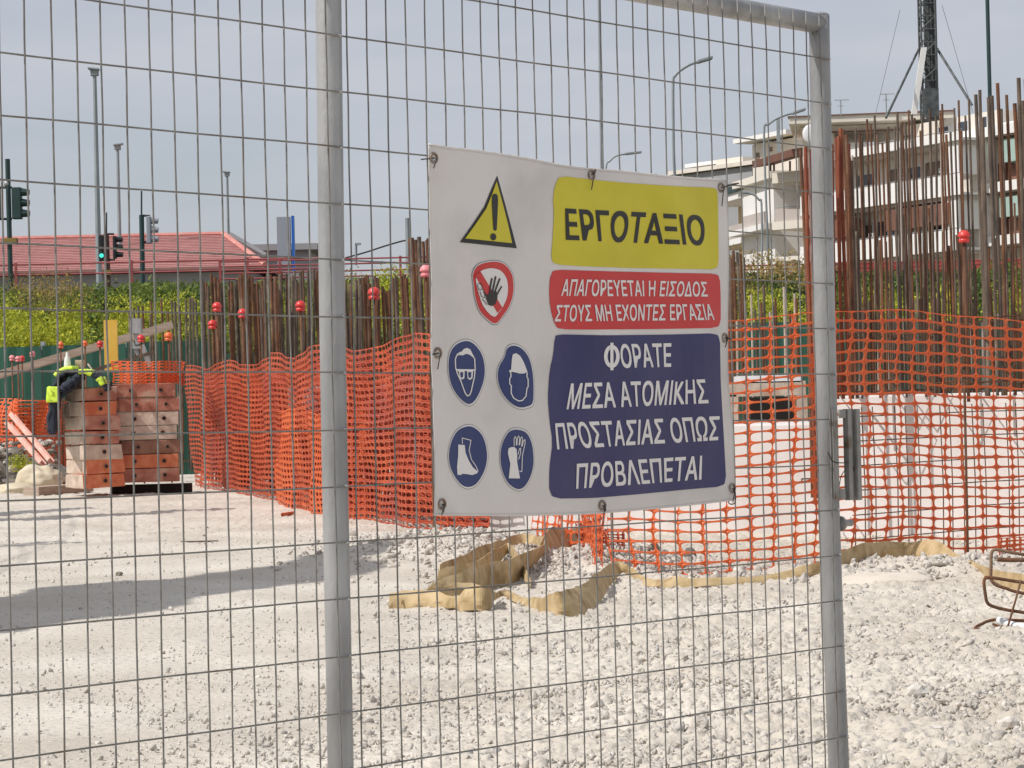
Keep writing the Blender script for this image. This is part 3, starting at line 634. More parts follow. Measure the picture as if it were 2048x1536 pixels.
net([D(105, 900, 32), D(60, 900, 31), D(5, 900, 31.5), D(-60, 900, 32)], .95, 'heaped orange net left of the timber stacks', M['net'], colw=.09, rowh=.05, wav=.12, fold=.03, seed=31, hw=.36, hh=.30, z0=.1)
net([D(112, 900, 33), D(60, 900, 32.4), D(-60, 900, 33)], .9, 'inner fold of the orange net heap left of the timber stacks', M['netred'], colw=.07, rowh=.04, wav=.15, seed=32, hw=.33, hh=.27, z0=.1)
net([D(372, 900, 27.2), D(340, 900, 26.0), D(280, 900, 25.8), D(216, 900, 25.9)], .24, 'orange net folded over the top of the right hand timber stack', M['net'], colw=.09, rowh=.035, wav=.05, fold=.015, seed=33, hw=.36, hh=.27, z0=zat(300, 768, 26))
net([D(366, 900, 26.8), D(300, 900, 26.0), D(235, 900, 26.1)], .16, 'dusty rolled net lying under the folded net on the right hand stack', M['netred'], colw=.06, rowh=.03, wav=.06, seed=34, hw=.3, hh=.24, z0=zat(300, 768, 26))
net([g(1992, 1140), g(2030, 1135), g(2090, 1130)], .16, 'scrap of orange net lying by the rusty stirrups', M['net'], colw=.05, rowh=.03, wav=.03, fold=.02, seed=35, hw=.36, hh=.3)
# label on the left net
mb = MB(); c = D(201, 823, 30.6); mb.box(c, (.078, 0, 0), (0, .01, 0), (0, 0, .115)); lab = tag(mb.build('label_plate', M['tagblue']), 'pale blue printed label hanging on the orange net left of the timber stacks', 'label')
mb = MB(); y0 = -.0125
mb.box(c+Vector((-.03, y0, .05)), (.010, 0, 0), (0, .002, 0), (0, 0, .045)); mb.box(c+Vector((.0, y0, .085)), (.03, 0, 0), (0, .002, 0), (0, 0, .010)); mb.box(c+Vector((.02, y0, .055)), (.009, 0, 0), (0, .002, 0), (0, 0, .03))
for q in range(3): mb.box(c+Vector((.0, y0, -.02-.03*q)), (.05, 0, 0), (0, .002, 0), (0, 0, .007))
mb.build('print', M['tagdark'], lab)
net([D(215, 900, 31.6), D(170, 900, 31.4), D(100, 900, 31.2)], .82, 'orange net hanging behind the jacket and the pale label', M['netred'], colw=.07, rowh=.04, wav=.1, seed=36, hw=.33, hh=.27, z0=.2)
# steel mesh sheet behind right net
sh = thing('steel_mesh_sheet', 'thin rusty steel mesh sheet standing between the orange net and the concrete', 'steel mesh', D(1850, 1000, 13.9))
for k in range(19):
    px = 1705+k*22+random.uniform(-2, 2); d = 13.2+(px-1700)*.0026
    if k % 2 and random.random() < .5: continue
    b = MB(); p = D(px, 900, d); b.tube([(p.x, p.y, -.02), (p.x+.006, p.y, .4), (p.x-.003, p.y, .82)], .0035, 5); b.build('wire', M['rebar2'], sh)
for k in range(6):
    z = .12+.13*k; a, c_ = D(1702, 900, 13.2), D(2200, 900, 14.5); b = MB(); b.tube([(a.x, a.y-.008, z), ((a.x+c_.x)/2, (a.y+c_.y)/2-.008, z+.008), (c_.x, c_.y-.008, z)], .0032, 5); b.build('wire', M['rebar2'], sh)
b = MB(); p = D(1932, 900, 13.2); b.tube([(p.x-.004, p.y, -.05), (p.x, p.y, .9)], .007, 8); tag(b.build('stake', M['rebar']), 'thick rusty stake holding the right hand orange net', 'stake')
for px, dd, lb in ((1221, 12.75, 'rusty stake at the corner where the right orange net begins'), (864, 17.2, 'rusty stake at the near end of the left orange net')):
    b = MB(); p = D(px, 900, dd); b.tube([(p.x, p.y+.03, -.05), (p.x, p.y+.03, 1.25)], .007, 8); tag(b.build('stake', M['rebar']), lb, 'stake')
# ------------------------------------------------------------------ rebar
def unitbar(seed, m):
    r = random.Random(seed); b = MB(); a = r.uniform(.5, 1.1); n = 8; K = 9
    for i in range(K):
        t = i/(K-1); cx, cy = a*math.sin(t*3.1+seed), a*.7*math.sin(t*2.3+seed*2)
        for k in range(n): an = 2*math.pi*k/n; b.v.append((cx+math.cos(an), cy+math.sin(an), t))
    for i in range(K-1):
        for k in range(n): b.f.append((i*n+k, i*n+(k+1) % n, (i+1)*n+(k+1) % n, (i+1)*n+k)); b.m.append(0)
    b.f.append(tuple((K-1)*n+k for k in range(n))); b.m.append(0)
    return b.build('rebar', m, None, False)
BARS = [unitbar(k, m) for k, m in enumerate([M['rebar'], M['rebar2'], M['rebar'], M['rebarred'], M['rebar2'], M['rebarpale']])]
used = set()
TOPS = {}
def bar(parent, px, ty, dep, dia, kind=None, basez=-.05, lean=0.0):
    k = random.choice([0, 0, 1, 1, 2, 4]) if kind is None else kind
    p = D(px, ty, dep); L = p.z-basez; src = BARS[k]
    r = dia/2
    if k not in used: used.add(k); o = src; o.parent = parent; o.matrix_parent_inverse = parent.matrix_basis.inverted()
    else: o = src.copy(); COL.objects.link(o); o.parent = parent; o.matrix_parent_inverse = parent.matrix_basis.inverted()
    ry_ = lean+TH*random.uniform(-.5, .4); rx_ = random.uniform(-.012, .012)
    o.location = (p.x-L*math.tan(ry_), p.y+L*math.tan(rx_), basez); o.scale = (r, r, L); o.rotation_euler = (rx_, ry_, 0); o.name = 'rebar'
    return p
def cage(label, x0, x1, n, tf, dep, dia, basez, kinds=None, jit=18, ties=2, dj=.5):
    c = D((x0+x1)/2, 900, dep); t = thing('rebar_cage', label, 'rebar cage', (c.x, c.y, basez), 'bundles of starter bars rising from the footings')
    for k in range(n):
        px = x0+(x1-x0)*(k+random.uniform(.1, .9))/n; bar(t, px, tf(px)+abs(random.gauss(0, jit)), dep+random.uniform(-dj, dj), dia*random.uniform(.85, 1.15), None if kinds is None else random.choice(kinds), basez)
    a, b2 = D(x0+2, 900, dep-dj-.03), D(x1-2, 900, dep-dj-.03)
    for q in range(ties):
        z = basez+.12+.30*q+random.uniform(-.04, .04)
        mb = MB(); y1 = dep+dj+.03
        mb.tube([(a.x, a.y, z), (b2.x, b2.y, z+.01), (b2.x*y1/b2.y, y1, z), (a.x*y1/a.y, y1, z), (a.x, a.y, z)], .005, 6); mb.build('stirrup', M['rebar'], t)
    return t
# right hand group
cage('two dark bars seen just left of the right gate post above the net', 1600, 1642, 5, lambda x: 290-(x-1600)*.3, 15.4, .022, .25, [0, 0, 3], 25, 1, .3)
cage('red rusty cluster of bars directly right of the gate post', 1663, 1700, 7, lambda x: 255, 15.6, .022, zhi-.02, [0, 3, 3, 0], 30, 1, .25)
cage('sparse cluster of bars in front of the white balconies', 1700, 1790, 12, lambda x: 238-(x-1700)*.2, 15.8, .0145, zhi-.02, None, 45)
cage('dense cluster of bars under the mast with tallest middle bars', 1790, 1875, 13, lambda x: 208+(x-1800)*.05, 15.8, .0145, zhi-.02, None, 45)
cage('cluster of bars between the mast and the red ball cap', 1875, 1945, 9, lambda x: 210-(x-1875)*.3, 15.6, .015, zhi-.02, [0, 1, 2, 4], 45)
cage('tallest bars at the right edge of the picture', 1945, 2050, 11, lambda x: 185-(x-1945)*.5, 14.9, .022, zhi-.02, [1, 4, 0, 1], 40, 2, .35)
cage('bars continuing past the right edge of the picture', 2050, 2130, 10, lambda x: 150, 15.2, .028, zhi-.02, [1, 4, 0], 24)
cage('shorter bars filling the lower half behind the right net', 1700, 2040, 30, lambda x: 420+30*math.sin(x*.03), 16.4, .016, zhi-.1, [0, 1, 2, 4], 70, 1, .3)
cage('pale cement splashed short bars low behind the right net', 1670, 2040, 34, lambda x: 590+20*math.sin(x*.05), 16.8, .020, zhi-.3, [5, 5, 0, 1], 45, 0, .2)
cage('short dark bars beside the green panel behind the right net', 1446, 1600, 16, lambda x: 565+8*math.sin(x*.2), 19.0, .019, .1, [1, 0, 2, 5], 30, 1, .3)
cage('ochre stained bars low between the banner and the right post', 1452, 1492, 6, lambda x: 500, 21.0, .024, .1, [0, 3, 1], 12, 0, .2)
# left hand group
cage('loose thin bars left of the dense left cluster', 256, 400, 16, lambda x: 598-(x-256)*.08, 36.0, .034, 0, [1, 0, 4], 24, 1)
cage('dense brown cluster of bars at the left end of the long net', 400, 530, 34, lambda x: 553+8*math.sin(x*.1), 31.0, .034, 0, [0, 1, 2, 0], 10, 1)
cage('brown cluster of bars just left of the middle gate post', 530, 650, 28, lambda x: 548-(x-530)*.12, 26.5, .031, 0, [0, 1, 2, 4], 10, 1)
cage('brown cluster of bars just right of the middle gate post', 690, 800, 26, lambda x: 553+6*math.sin(x*.1), 22.5, .028, 0, [0, 1, 4, 2], 10, 1)
cage('taller dark bars beside the left edge of the banner', 800, 866, 12, lambda x: 545 if x < 815 else (470+(x % 7)), 20.6, .030, 0, [0, 1, 0], 8, 1)
cage('bars hidden partly behind the banner', 866, 960, 12, lambda x: 480, 20.5, .030, 0, None, 16, 1)
# plastic caps sitting on bar ends
caps = [(434, 614, 10, 'cap', 'red ball cap upper left of the pair on the left cluster', 29.5), (485, 627, 10, 'cap', 'red ball cap on a bar right of the pair on the left cluster', 28), (425, 649, 9.5, 'cap', 'red ball cap lower left of the pair on the left cluster', 29.5),
        (601, 612, 11, 'cap', 'red ball cap just left of the middle gate post', 25), (748, 587, 13, 'cap', 'red ball cap just right of the middle gate post', 21.6), (852, 542, 13, 'cappink', 'faded pink cap beside the left edge of the banner', 19.4),
        (1928, 473, 13, 'cap', 'bright red ball cap among the bars on the right', 14.4),
        (121, 690, 7, 'caporange', 'orange capped bar before the sloping plank, leftmost of three', 31), (170, 687, 6, 'caporange', 'orange capped bar before the sloping plank, middle of three', 31), (200, 688, 7, 'cap', 'red cap touching the yellow board', 30.6),
        (282, 677, 8, 'cap', 'red cap in front of the grey prop', 30), (337, 673, 9, 'caporange', 'orange cap on a bar by the green sheet', 30),
        (24, 716, 6, 'cappink', 'pinkish cap nearest the left edge, leftmost of the three low ones', 31), (36, 718, 6, 'cappink', 'pinkish cap in the middle of the three low ones at the left edge', 31.3), (44, 717, 6, 'cap', 'pinkish red cap, rightmost of the three low ones at the left edge', 31.5), (65, 708, 6, 'cappink', 'single pinkish cap above the start of the sloping plank', 31.2)]
for k, (px, py, r, m, lb, dp) in enumerate(caps):
    p = D(px, py, dp); R = r/FPX*dp; b = MB()
    prof = [(0, 1.0), (.45, .92), (.8, .62), (1.0, .12), (.98, -.05), (.72, -.12), (.70, -.35), (.86, -.42), (.86, -.85), (.6, -.95), (.0, -.95)]
    for q in prof:
        for a in np.linspace(0, 2*math.pi, 16, endpoint=False): b.v.append((p.x+q[0]*R*math.cos(a), p.y+q[0]*R*math.sin(a), p.z+q[1]*R))
    for i in range(len(prof)-1):
        for a in range(16): b.f.append((i*16+a, (i+1)*16+a, (i+1)*16+(a+1) % 16, i*16+(a+1) % 16)); b.m.append(0)
    zb = -.05 if px < 1000 else zhi-.05; t = thing('capped_rebar', lb, 'capped bar', (p.x, p.y, zb), 'single bars with plastic caps')
    b.build('cap', M[m], t, True)
    b = MB(); b.tube([(p.x+.004, p.y, zb), (p.x, p.y, p.z+.3*R)], .010, 8); b.build('bar', M['rebar'], t, True)
# ------------------------------------------------------------------ trestle and clutter behind the net
def quadbox(name, x0, y0, x1, y1, dep, th, m, label, cat, **k):
    a, c = D(x0, y0, dep), D(x1, y1, dep); b = MB(); b.abox(min(a.x, c.x), max(a.x, c.x), dep, dep+th, min(a.z, c.z), max(a.z, c.z)); return tag(b.build(name, m, **k), label, cat)
tt = thing('trestle', 'wooden trestle with a white plastic top behind the right net', 'trestle', D(1530, 850, 17.5))
def qb(b, x0, y0, x1, y1, dep, th, mi=0):
    a, c = D(x0, y0, dep), D(x1, y1, dep); b.abox(min(a.x, c.x), max(a.x, c.x), dep, dep+th, min(a.z, c.z), max(a.z, c.z), mi)
b = MB(); qb(b, 1480, 752, 1602, 764, 17.5, .5); b.build('top_sheet', M['white'], tt)
b = MB(); qb(b, 1450, 765, 1612, 790, 17.5, .08); b.build('beam', M['woodbeam'][0], tt)
for x in (1452, 1594): b = MB(); qb(b, x, 790, x+22, 848, 17.5, .12); b.build('leg', M['woodbeam'][0], tt)
quadbox('opening_shade', 1500, 795, 1592, 848, 18.2, .5, M['hole'], 'dark box standing in for the shaded opening under the wooden trestle', 'tub')  # near black box puts the shade of the opening into colour
quadbox('concrete_step', 575, 772, 872, 812, 23.5, .5, M['conc'], 'pale dusty concrete edge glimpsed through the left orange nets', 'concrete edge')
# ------------------------------------------------------------------ green sheet fences
def sheetfence(x0, x1, ytop, dep, label, w=1.25):
    a, c = D(x0, 800, dep), D(x1, 800, dep); zt = zat((x0+x1)/2, ytop, dep); t = thing('sheet_fence', label, 'fence', ((a.x+c.x)/2, dep, 0)); x = a.x
    while x < c.x:
        b = MB(); n = 10
        for i in range(n+1):
            xx = x+(w-.02)*i/n; yy = dep+.02*math.sin(i*math.pi)+.018*(i % 2); b.v += [(xx, yy, -.1), (xx, yy, zt+.02*math.sin(x))]
        for i in range(n): b.f.append((2*i, 2*i+2, 2*i+3, 2*i+1)); b.m.append(0)
        o = b.build('sheet', M['greensheet'], t); s = o.modifiers.new('s', 'SOLIDIFY'); s.thickness = .006
        b = MB(); b.abox(x-.03, x+.03, dep+.03, dep+.09, -.1, zt+.05); b.build('post', M['grey'], t); x += w
sheetfence(-420, 400, 692, 37, 'dark green sheet fence at the foot of the weedy bank on the left')
sheetfence(400, 1376, 700, 37.2, 'dark green sheet fence at the foot of the bank behind the middle post and banner')
sheetfence(1380, 2300, 640, 30, 'dark green sheet fence glimpsed behind the right hand bars')
# sloping plank, yellow board, props
def beam(name, a, c, hw_, hh_, m, label, cat, parent=None):
    a, c = Vector(a), Vector(c); t = (c-a).normalized(); s = t.cross(Vector((0, 1, 0))).normalized(); y = s.cross(t)
    b = MB(); b.box((a+c)/2, t*(c-a).length/2, y*hw_, s*hh_); o = b.build(name, m, parent)
    return tag(o, label, cat) if not parent else o
beam('scaffold_plank', D(-10, 752, 32), D(344, 650, 32.5), .12, .045, M['plank'], 'long greyish plank sloping up behind the timber stacks', 'plank')
quadbox('yellow_board', 207, 640, 236, 740, 31.6, .05, M['yboard'], 'upright yellow formwork board crossed by the sloping plank', 'board')
pr = thing('steel_prop', 'grey adjustable steel prop leaning above the right hand stack', 'prop', D(290, 720, 30.4))
beam('tube', D(268, 648, 30.4), D(277, 688, 30.4), .03, .03, M['galv'], '', '', pr); beam('tube', D(284, 690, 30.3), D(301, 735, 30.3), .028, .028, M['galv'], '', '', pr); beam('tube', D(264, 684, 30.4), D(279, 716, 30.4), .018, .018, M['galv'], '', '', pr)
b = MB(); b.box(D(272, 652, 30.35), (.07, 0, 0), (0, .05, 0), (0, 0, .09)); b.build('head_plate', M['galv'], pr)
b = MB(); b.box(D(275, 695, 30.35), (.06, 0, 0), (0, .03, 0), (0, 0, .012)); b.build('collar', M['galv'], pr)
beam('slim_pole', D(182, 742, 29.9), D(312, 703, 30.2), .015, .02, M['rebar2'], 'thin dark pole sloping up behind the jacket to the prop', 'pole')
beam('slim_pole', D(176, 728, 30), D(186, 742, 29.9), .008, .008, M['plank'], 'short twig like rod above the jacket', 'rod')
def lump(name, c, r, m, label, cat, seed, amp=.35, sub=4):
    bm = bmesh.new(); bmesh.ops.create_icosphere(bm, subdivisions=sub, radius=1); off = Vector((seed*3.1, seed*1.7, 0))
    for v in bm.verts:
        n = noise.noise(v.co*1.3+off)+.5*noise.noise(v.co*3+off); v.co *= 1+amp*n; v.co = Vector((v.co.x*r[0], v.co.y*r[1], max(v.co.z, -.4)*r[2]))
    me = bpy.data.meshes.new(name); bm.to_mesh(me); bm.free(); me.materials.append(m); me.polygons.foreach_set('use_smooth', [True]*len(me.polygons)); o = bpy.data.objects.new(name, me); COL.objects.link(o); o.location = c
    return tag(o, label, cat)
# ------------------------------------------------------------------ timber stacks
def tface(p0, dirx, diry, wx, wy, x):   # corner point, outward dirs of two faces
    return None
def rough(b):
    b.v = [(x+random.uniform(-.012, .012), y+random.uniform(-.012, .012), z+random.uniform(-.011, .011)) for x, y, z in b.v]
def block(c0, ax, ay, z0, z1, lx, ly, m, label, holes_x=(), holes_y=(), seam=None, rz=0):
    """c0 near corner (x,y); ax, ay unit directions of its two visible faces"""
    root = thing('timber_block', label, 'timber block', (c0.x+ax.x*lx/2+ay.x*ly/2, c0.y+ax.y*lx/2+ay.y*ly/2, z0), 'blocks of the two timber stacks')
    b = MB(); zm = (z0+z1)/2; hz = (z1-z0)/2
    nrm_x = Vector((ax.y, -ax.x, 0)); 
    if nrm_x.y > 0: nrm_x = -nrm_x
    nrm_y = Vector((ay.y, -ay.x, 0))
    if nrm_y.dot(ax) > 0: nrm_y = -nrm_y
    if seam:
        w1 = ly*seam
        b.box(c0+ax*lx/2+ay*w1/2+Vector((0, 0, zm)), ax*lx/2, ay*(w1/2-.003), (0, 0, hz)); rough(b); b.m[4] = 1; b.build('timber_piece', [m, M['woodbeam'][0]], root, bevel=.008)  # left side painted in paler timber to carry the sunlight on it
        b = MB(); b.box(c0+ax*(lx/2+.012)+ay*(w1+(ly-w1)/2)+Vector((0, 0, zm)), ax*(lx/2), ay*((ly-w1)/2-.003), (0, 0, hz-.004)); rough(b); b.build('timber_piece', M['woodbeam'][0], root, bevel=.008)
    else:
        b.box(c0+ax*lx/2+ay*ly/2+Vector((0, 0, zm)), ax*lx/2, ay*ly/2, (0, 0, hz)); b.build('timber_piece', m, root, bevel=.008)
    for h in holes_x:
        c = c0+ax*lx*h+Vector((0, 0, zm)); b = MB(); b.tube([c+nrm_x*.001, c+nrm_x*.0135], .017, 10); b.build('bore', M['hole'], root)
        b = MB(); b.tube([c+nrm_x*.0, c+nrm_x*.012], .024, 10); b.build('bore_rim', M['woodbeam'][3], root)
    return root
W4 = M['woodbeam']
c0 = D(170, 980, 25.6); c0.z = 0; axf = Vector((.86, .5, 0)).normalized(); ayf = Vector((-.62, .78, 0)).normalized()
topf = zat(170, 775, 25.6); botf = zat(170, 978, 25.6); hl = (topf-botf)/7
nm = ['topmost', 'second from the top', 'third from the top', 'fourth from the top', 'third from the bottom', 'second from the bottom', 'lowest']
fm = [0, 2, 1, 3, 1, 0, 2]; desc = ['brownish pink', 'splintered orange', 'dusty red', 'dark red', 'pinkish red', 'pale', 'orange']
fm = [1, 2, 1, 1, 0, 2, 2]; desc = ['brown and pale', 'orange splintered', 'dusty red', 'dull red', 'pale pinkish', 'bright orange', 'orange stained']
for k in range(7):
    z1 = topf-k*hl; z0 = z1-hl+.006; j = Vector((random.uniform(-.02, .02), random.uniform(-.02, .02), 0))
    lx = .42+.012*k+random.uniform(-.01, .01)
    block(c0+j, axf, ayf, z0, z1, lx*.9, .42, W4[fm[k]], f'{desc[k]} timber block, {nm[k]} in the left hand stack', (.52,), seam=.62)
d0 = D(240, 968, 26.0); d0.z = 0; ax2 = Vector((.985, .17, 0)).normalized(); ay2 = Vector((-.45, .9, 0)).normalized()
top2 = zat(240, 768, 26.0); bot2 = zat(240, 967, 26.0); hl2 = (top2-bot2)/7
fm2 = [1, 1, 0, 0, 3, 2, 1]; desc2 = ['reddish brown', 'dull brick red', 'whitish', 'cracked pale', 'very dark', 'bright orange', 'brownish']
for k in range(7):
    z1 = top2-k*hl2; z0 = z1-hl2+.006+(.0 if k < 6 else 0); j = Vector((random.uniform(-.03, .02), random.uniform(-.02, .02), 0))
    block(d0+j-ax2*(.05 if k < 1 else 0), ax2, ay2, z0, z1, .64+random.uniform(-.02, .01), .36, W4[fm2[k]], f'{desc2[k]} timber block, {nm[k]} in the right hand stack', (.28, .76))
quadbox('timber_board', 150, 720, 168, 775, 25.95, .05, W4[0], 'short pale board end rising under the jacket', 'board')
# bearers beneath; the right one near black, shade under its stack painted in
b = MB(); q = D(300, 980, 26.2); b.box((q.x, q.y+.12, .05), (.40, .07, 0), (0, .16, 0), (0, 0, .05)); tag(b.build('bearer', M['hole']), 'timber bearer under the right hand stack, coloured near black for the shade there', 'timber')
beam('bearer', G(62, 992)+Vector((0, 0, .05)), G(172, 984)+Vector((0, 0, .05)), .10, .045, M['plank'], 'lower pale plank sticking out under the left hand stack', 'plank')
beam('bearer', G(66, 978)+Vector((0, .2, .09)), G(166, 972)+Vector((0, .2, .09)), .08, .03, W4[0], 'upper pale plank sticking out under the left hand stack', 'plank')
# jacket draped over the left stack
jk = thing('work_jacket', 'navy work jacket with yellow reflective bands draped over the left timber stack', 'jacket', D(160, 770, 25.8))
def clothstrip(pts, dep_w, th, name, m, parent, amp=.012, seed=0):
    P = cr(pts, 6); b = MB(); nW = 8
    for i, p in enumerate(P):
        t = (P[min(i+1, len(P)-1)]-P[max(i-1, 0)]).normalized(); nn = Vector((0, 1, 0)).cross(t).normalized()
        for k in range(nW+1):
            s = k/nW-.5; q = p+Vector((0, s*dep_w, 0))+nn*(amp*math.sin(i*.9+k*1.7+seed)+amp*.6*math.sin(k*2.9+seed)); b.v.append(tuple(q))
    for i in range(len(P)-1):
        for k in range(nW): a = i*(nW+1)+k; b.f.append((a, a+1, a+nW+2, a+nW+1)); b.m.append(0)
    o = b.build(name, m, parent, True); s = o.modifiers.new('s', 'SOLIDIFY'); s.thickness = th; s.offset = 0; return o
dj = 25.75
jp = lambda x, y, d=dj: D(x, y, d)
clothstrip([jp(104, 862), jp(106, 830), jp(112, 800), jp(116, 775), jp(122, 758), jp(134, 747), jp(150, 744), jp(170, 745), jp(188, 748), jp(202, 757), jp(212, 768), jp(220, 780)], .42, .035, 'body', M['navy'], jk)
clothstrip([jp(128, 782, 25.6), jp(136, 770, 25.6), jp(152, 762, 25.6), jp(160, 752, 25.6)], .25, .06, 'collar', M['navy'], jk)
clothstrip([jp(110, 800, 25.58), jp(120, 785, 25.56), jp(138, 774, 25.56), jp(150, 760, 25.58)], .1, .08, 'sleeve', M['navy'], jk, seed=3)
for nm_, P_, w_ in (('reflective_band', [jp(116, 752), jp(124, 744), jp(136, 739), jp(152, 737)], .36), ('reflective_band', [jp(164, 744), jp(178, 744), jp(190, 749)], .44), ('reflective_band', [jp(202, 757), jp(208, 763), jp(212, 770)], .44)):
    clothstrip(P_, w_, .05, nm_, M['hivis'], jk, .004)
clothstrip([jp(101, 802, 25.53), jp(103, 788, 25.53), jp(106, 775, 25.53)], .12, .075, 'reflective_band', M['hivis'], jk, .003)
b = MB(); b.box(jp(106, 789, 25.5), (.062, 0, 0), (0, .03, 0), (.004, 0, .080)); b.build('reflective_band', M['hivis'], jk, bevel=.01)
b = MB(); b.box(jp(106, 832, 25.6), (.038, 0, 0), (0, .06, 0), (.01, 0, .19)); b.build('sleeve', M['navy'], jk, bevel=.02)
# bottle on the stack
p = D(135, 736, 25.9); b = MB(); R = .036
prof = [(0, .0), (.9, .0), (1, .02), (1, .08), (.92, .10), (.85, .125), (.45, .165), (.38, .18), (.38, .2), (0, .2)]
for q in prof:
    for a in np.linspace(0, 2*math.pi, 16, endpoint=False): b.v.append((p.x+q[0]*R*math.cos(a), p.y+q[0]*R*math.sin(a), p.z-.02+q[1]*.9))
for i in range(len(prof)-1):
    for a in range(16): b.f.append((i*16+a, i*16+(a+1) % 16, (i+1)*16+(a+1) % 16, (i+1)*16+a)); b.m.append(0)
tag(b.build('plastic_bottle', M['bottle'], None, True), 'milky plastic bottle standing above the jacket on the left stack', 'bottle')
lump('sand_mound', (G(1765, 1166).x, G(1765, 1166).y, -.01), (.26, .16, .06), M['sandy'], 'small pale sand mound in front of the tan strap right of the gate post', 'sand mound', 4, .15)
# pink channels, sack, rubble left
for (x0, y0, x1, y1, lb) in ((22, 832, 100, 925, 'upper pink metal channel leaning on the rubble heap'), (14, 850, 84, 930, 'lower pink metal channel leaning on the rubble heap')):
    a, c = D(x0, y0, 29.5), D(x1, y1, 28.4); t = (c-a).normalized(); s = t.cross(Vector((0, 1, 0))).normalized(); y = s.cross(t)
    b = MB(); b.box((a+c)/2, t*(c-a).length/2, y*.03, s*.008); b.box((a+c)/2+s*.020-y*.035, t*(c-a).length/2, y*.005, s*.026); b.box((a+c)/2+s*.020+y*.035, t*(c-a).length/2, y*.005, s*.026)
    tag(b.build('metal_channel', M['pink']), lb, 'channel', 'pink channels by the rubble')
lump('sack', D(78, 962, 28.2), (.24, .2, .16), M['sack'], 'cream filled sack slumped left of the timber stack', 'sack', 2)
lump('sack', D(32, 985, 27.6), (.30, .2, .09), M['sack'], 'flattened cream sack at the foot of the rubble near the left edge', 'sack', 5)
lump('rubble_mound', D(10, 975, 30), (.75, .5, .42), M['rockdark'], 'dark rubble mound at the left edge below the orange net', 'rubble', 7, .5)
r = random.Random(5)
b = MB()
for k in range(90):
    px = r.uniform(-60, 118); py = r.uniform(880, 962); p = D(px, py, 29.2+r.uniform(-.2, .5)); s = r.uniform(.02, .055); n0 = len(b.v); b.ell(p, s*r.uniform(.8, 1.5), s, s*r.uniform(.4, .8), 6, 4); b.v[n0:] = [(x+r.uniform(-.3, .3)*s, y+r.uniform(-.3, .3)*s, z+r.uniform(-.3, .3)*s) for x, y, z in b.v[n0:]]
b.m = [(i//24) % 2 for i in range(len(b.f))]; tag(b.build('rubble_stones', [M['rockdark'], M['conc2']], None), kind='stuff')
q = D(40, 925, 28.7); r2 = np.random.default_rng(2); n = 260; c = np.array([q.x, q.y, q.z])+r2.normal(size=(n, 3))*np.array([.06, .06, .05]); d1 = r2.normal(size=(n, 3)); d1 /= np.linalg.norm(d1, axis=1, keepdims=True); d2 = np.cross(d1, r2.normal(size=(n, 3))); d2 /= np.linalg.norm(d2, axis=1, keepdims=True)
tag(npmesh('weed_clump', np.stack([c-d2*.008, c+d1*.03, c+d2*.008, c-d1*.02], 1).reshape(-1, 3), np.arange(n*4).reshape(-1, 4), M['weedy']), 'yellow flowering weed on the rubble mound', 'weed')
# ------------------------------------------------------------------ tan strap on the ground
def ribbon(b, rows):                   # rows: (px,py,[h bottom],[dx,dy,dz of the width vector])
    P = []; Wd = []
    for px, py, h, wv in rows:
        p = G(px, py); P.append(Vector((p.x, p.y, h+h1(p.x, p.y)))); Wd.append(Vector(wv))
    C = cr(P, 10); Wc = cr(Wd, 10); n0 = len(b.v); nk = 6
    for i, (p, wv) in enumerate(zip(C, Wc)):
        curl = Vector((0, -.012, 0)) if abs(wv.z) > .03 else Vector((0, 0, .010))
        for k in range(nk+1):
            t = k/nk; n = .0035*math.sin(i*.33+k*1.1)+.007*abs(math.sin(i*.41+k*.55))*math.sin(i*.13)-.005*abs(math.sin(i*.27-k*.8))
            b.v.append(tuple(p+wv*t+curl*math.sin(t*math.pi)+Vector((0, n, n))))
    for i in range(len(C)-1):
        for k in range(nk): a = n0+i*(nk+1)+k; b.f.append((a, a+1, a+nk+2, a+nk+1)); b.m.append(0)
b = MB()
ribbon(b, [(2300, 1235, 0, (.01, .02, .09)), (2120, 1200, 0, (.01, .03, .09)), (2020, 1180, 0, (0, .05, .07)), (1960, 1158, .0, (0, .25, .05)), (1890, 1138, .005, (0, .25, .08)), (1820, 1128, .01, (0, .03, .085)), (1760, 1134, .01, (0, .02, .085)), (1690, 1150, .01, (0, .02, .08)), (1640, 1158, .0, (0, .02, .065)), (1540, 1164, .0, (0, .04, .045)), (1440, 1169, 0, (0, .05, .035)), (1360, 1171, 0, (0, .05, .05)), (1300, 1170, 0, (.01, .06, .03)), (1270, 1162, .01, (0, .06, .05)), (1244, 1158, .02, (-.03, .03, .06)), (1222, 1174, .01, (-.03, .02, .08)), (1200, 1204, 0, (-.05, .03, .10)), (1165, 1226, 0, (-.07, .03, .11)), (1115, 1230, 0, (-.02, .04, .10)), (1075, 1222, 0, (.0, .06, .06)), (1040, 1206, 0, (.02, .08, .02)), (1010, 1198, .01, (.02, .09, .02)), (985, 1206, .015, (0, .08, .03)), (955, 1226, .0, (-.01, .05, .05)), (915, 1220, 0, (0, .03, .06)), (870, 1216, 0, (0, .04, .07)), (820, 1215, 0, (0, .05, .08)), (778, 1216, .0, (0, .04, .07))])
ribbon(b, [(870, 1212, .0, (.01, .02, .04)), (905, 1222, .01, (0, .03, .04)), (940, 1228, .01, (0, .03, .09)), (975, 1226, .01, (.01, .03, .09)), (985, 1206, .02, (.01, .02, .04))])
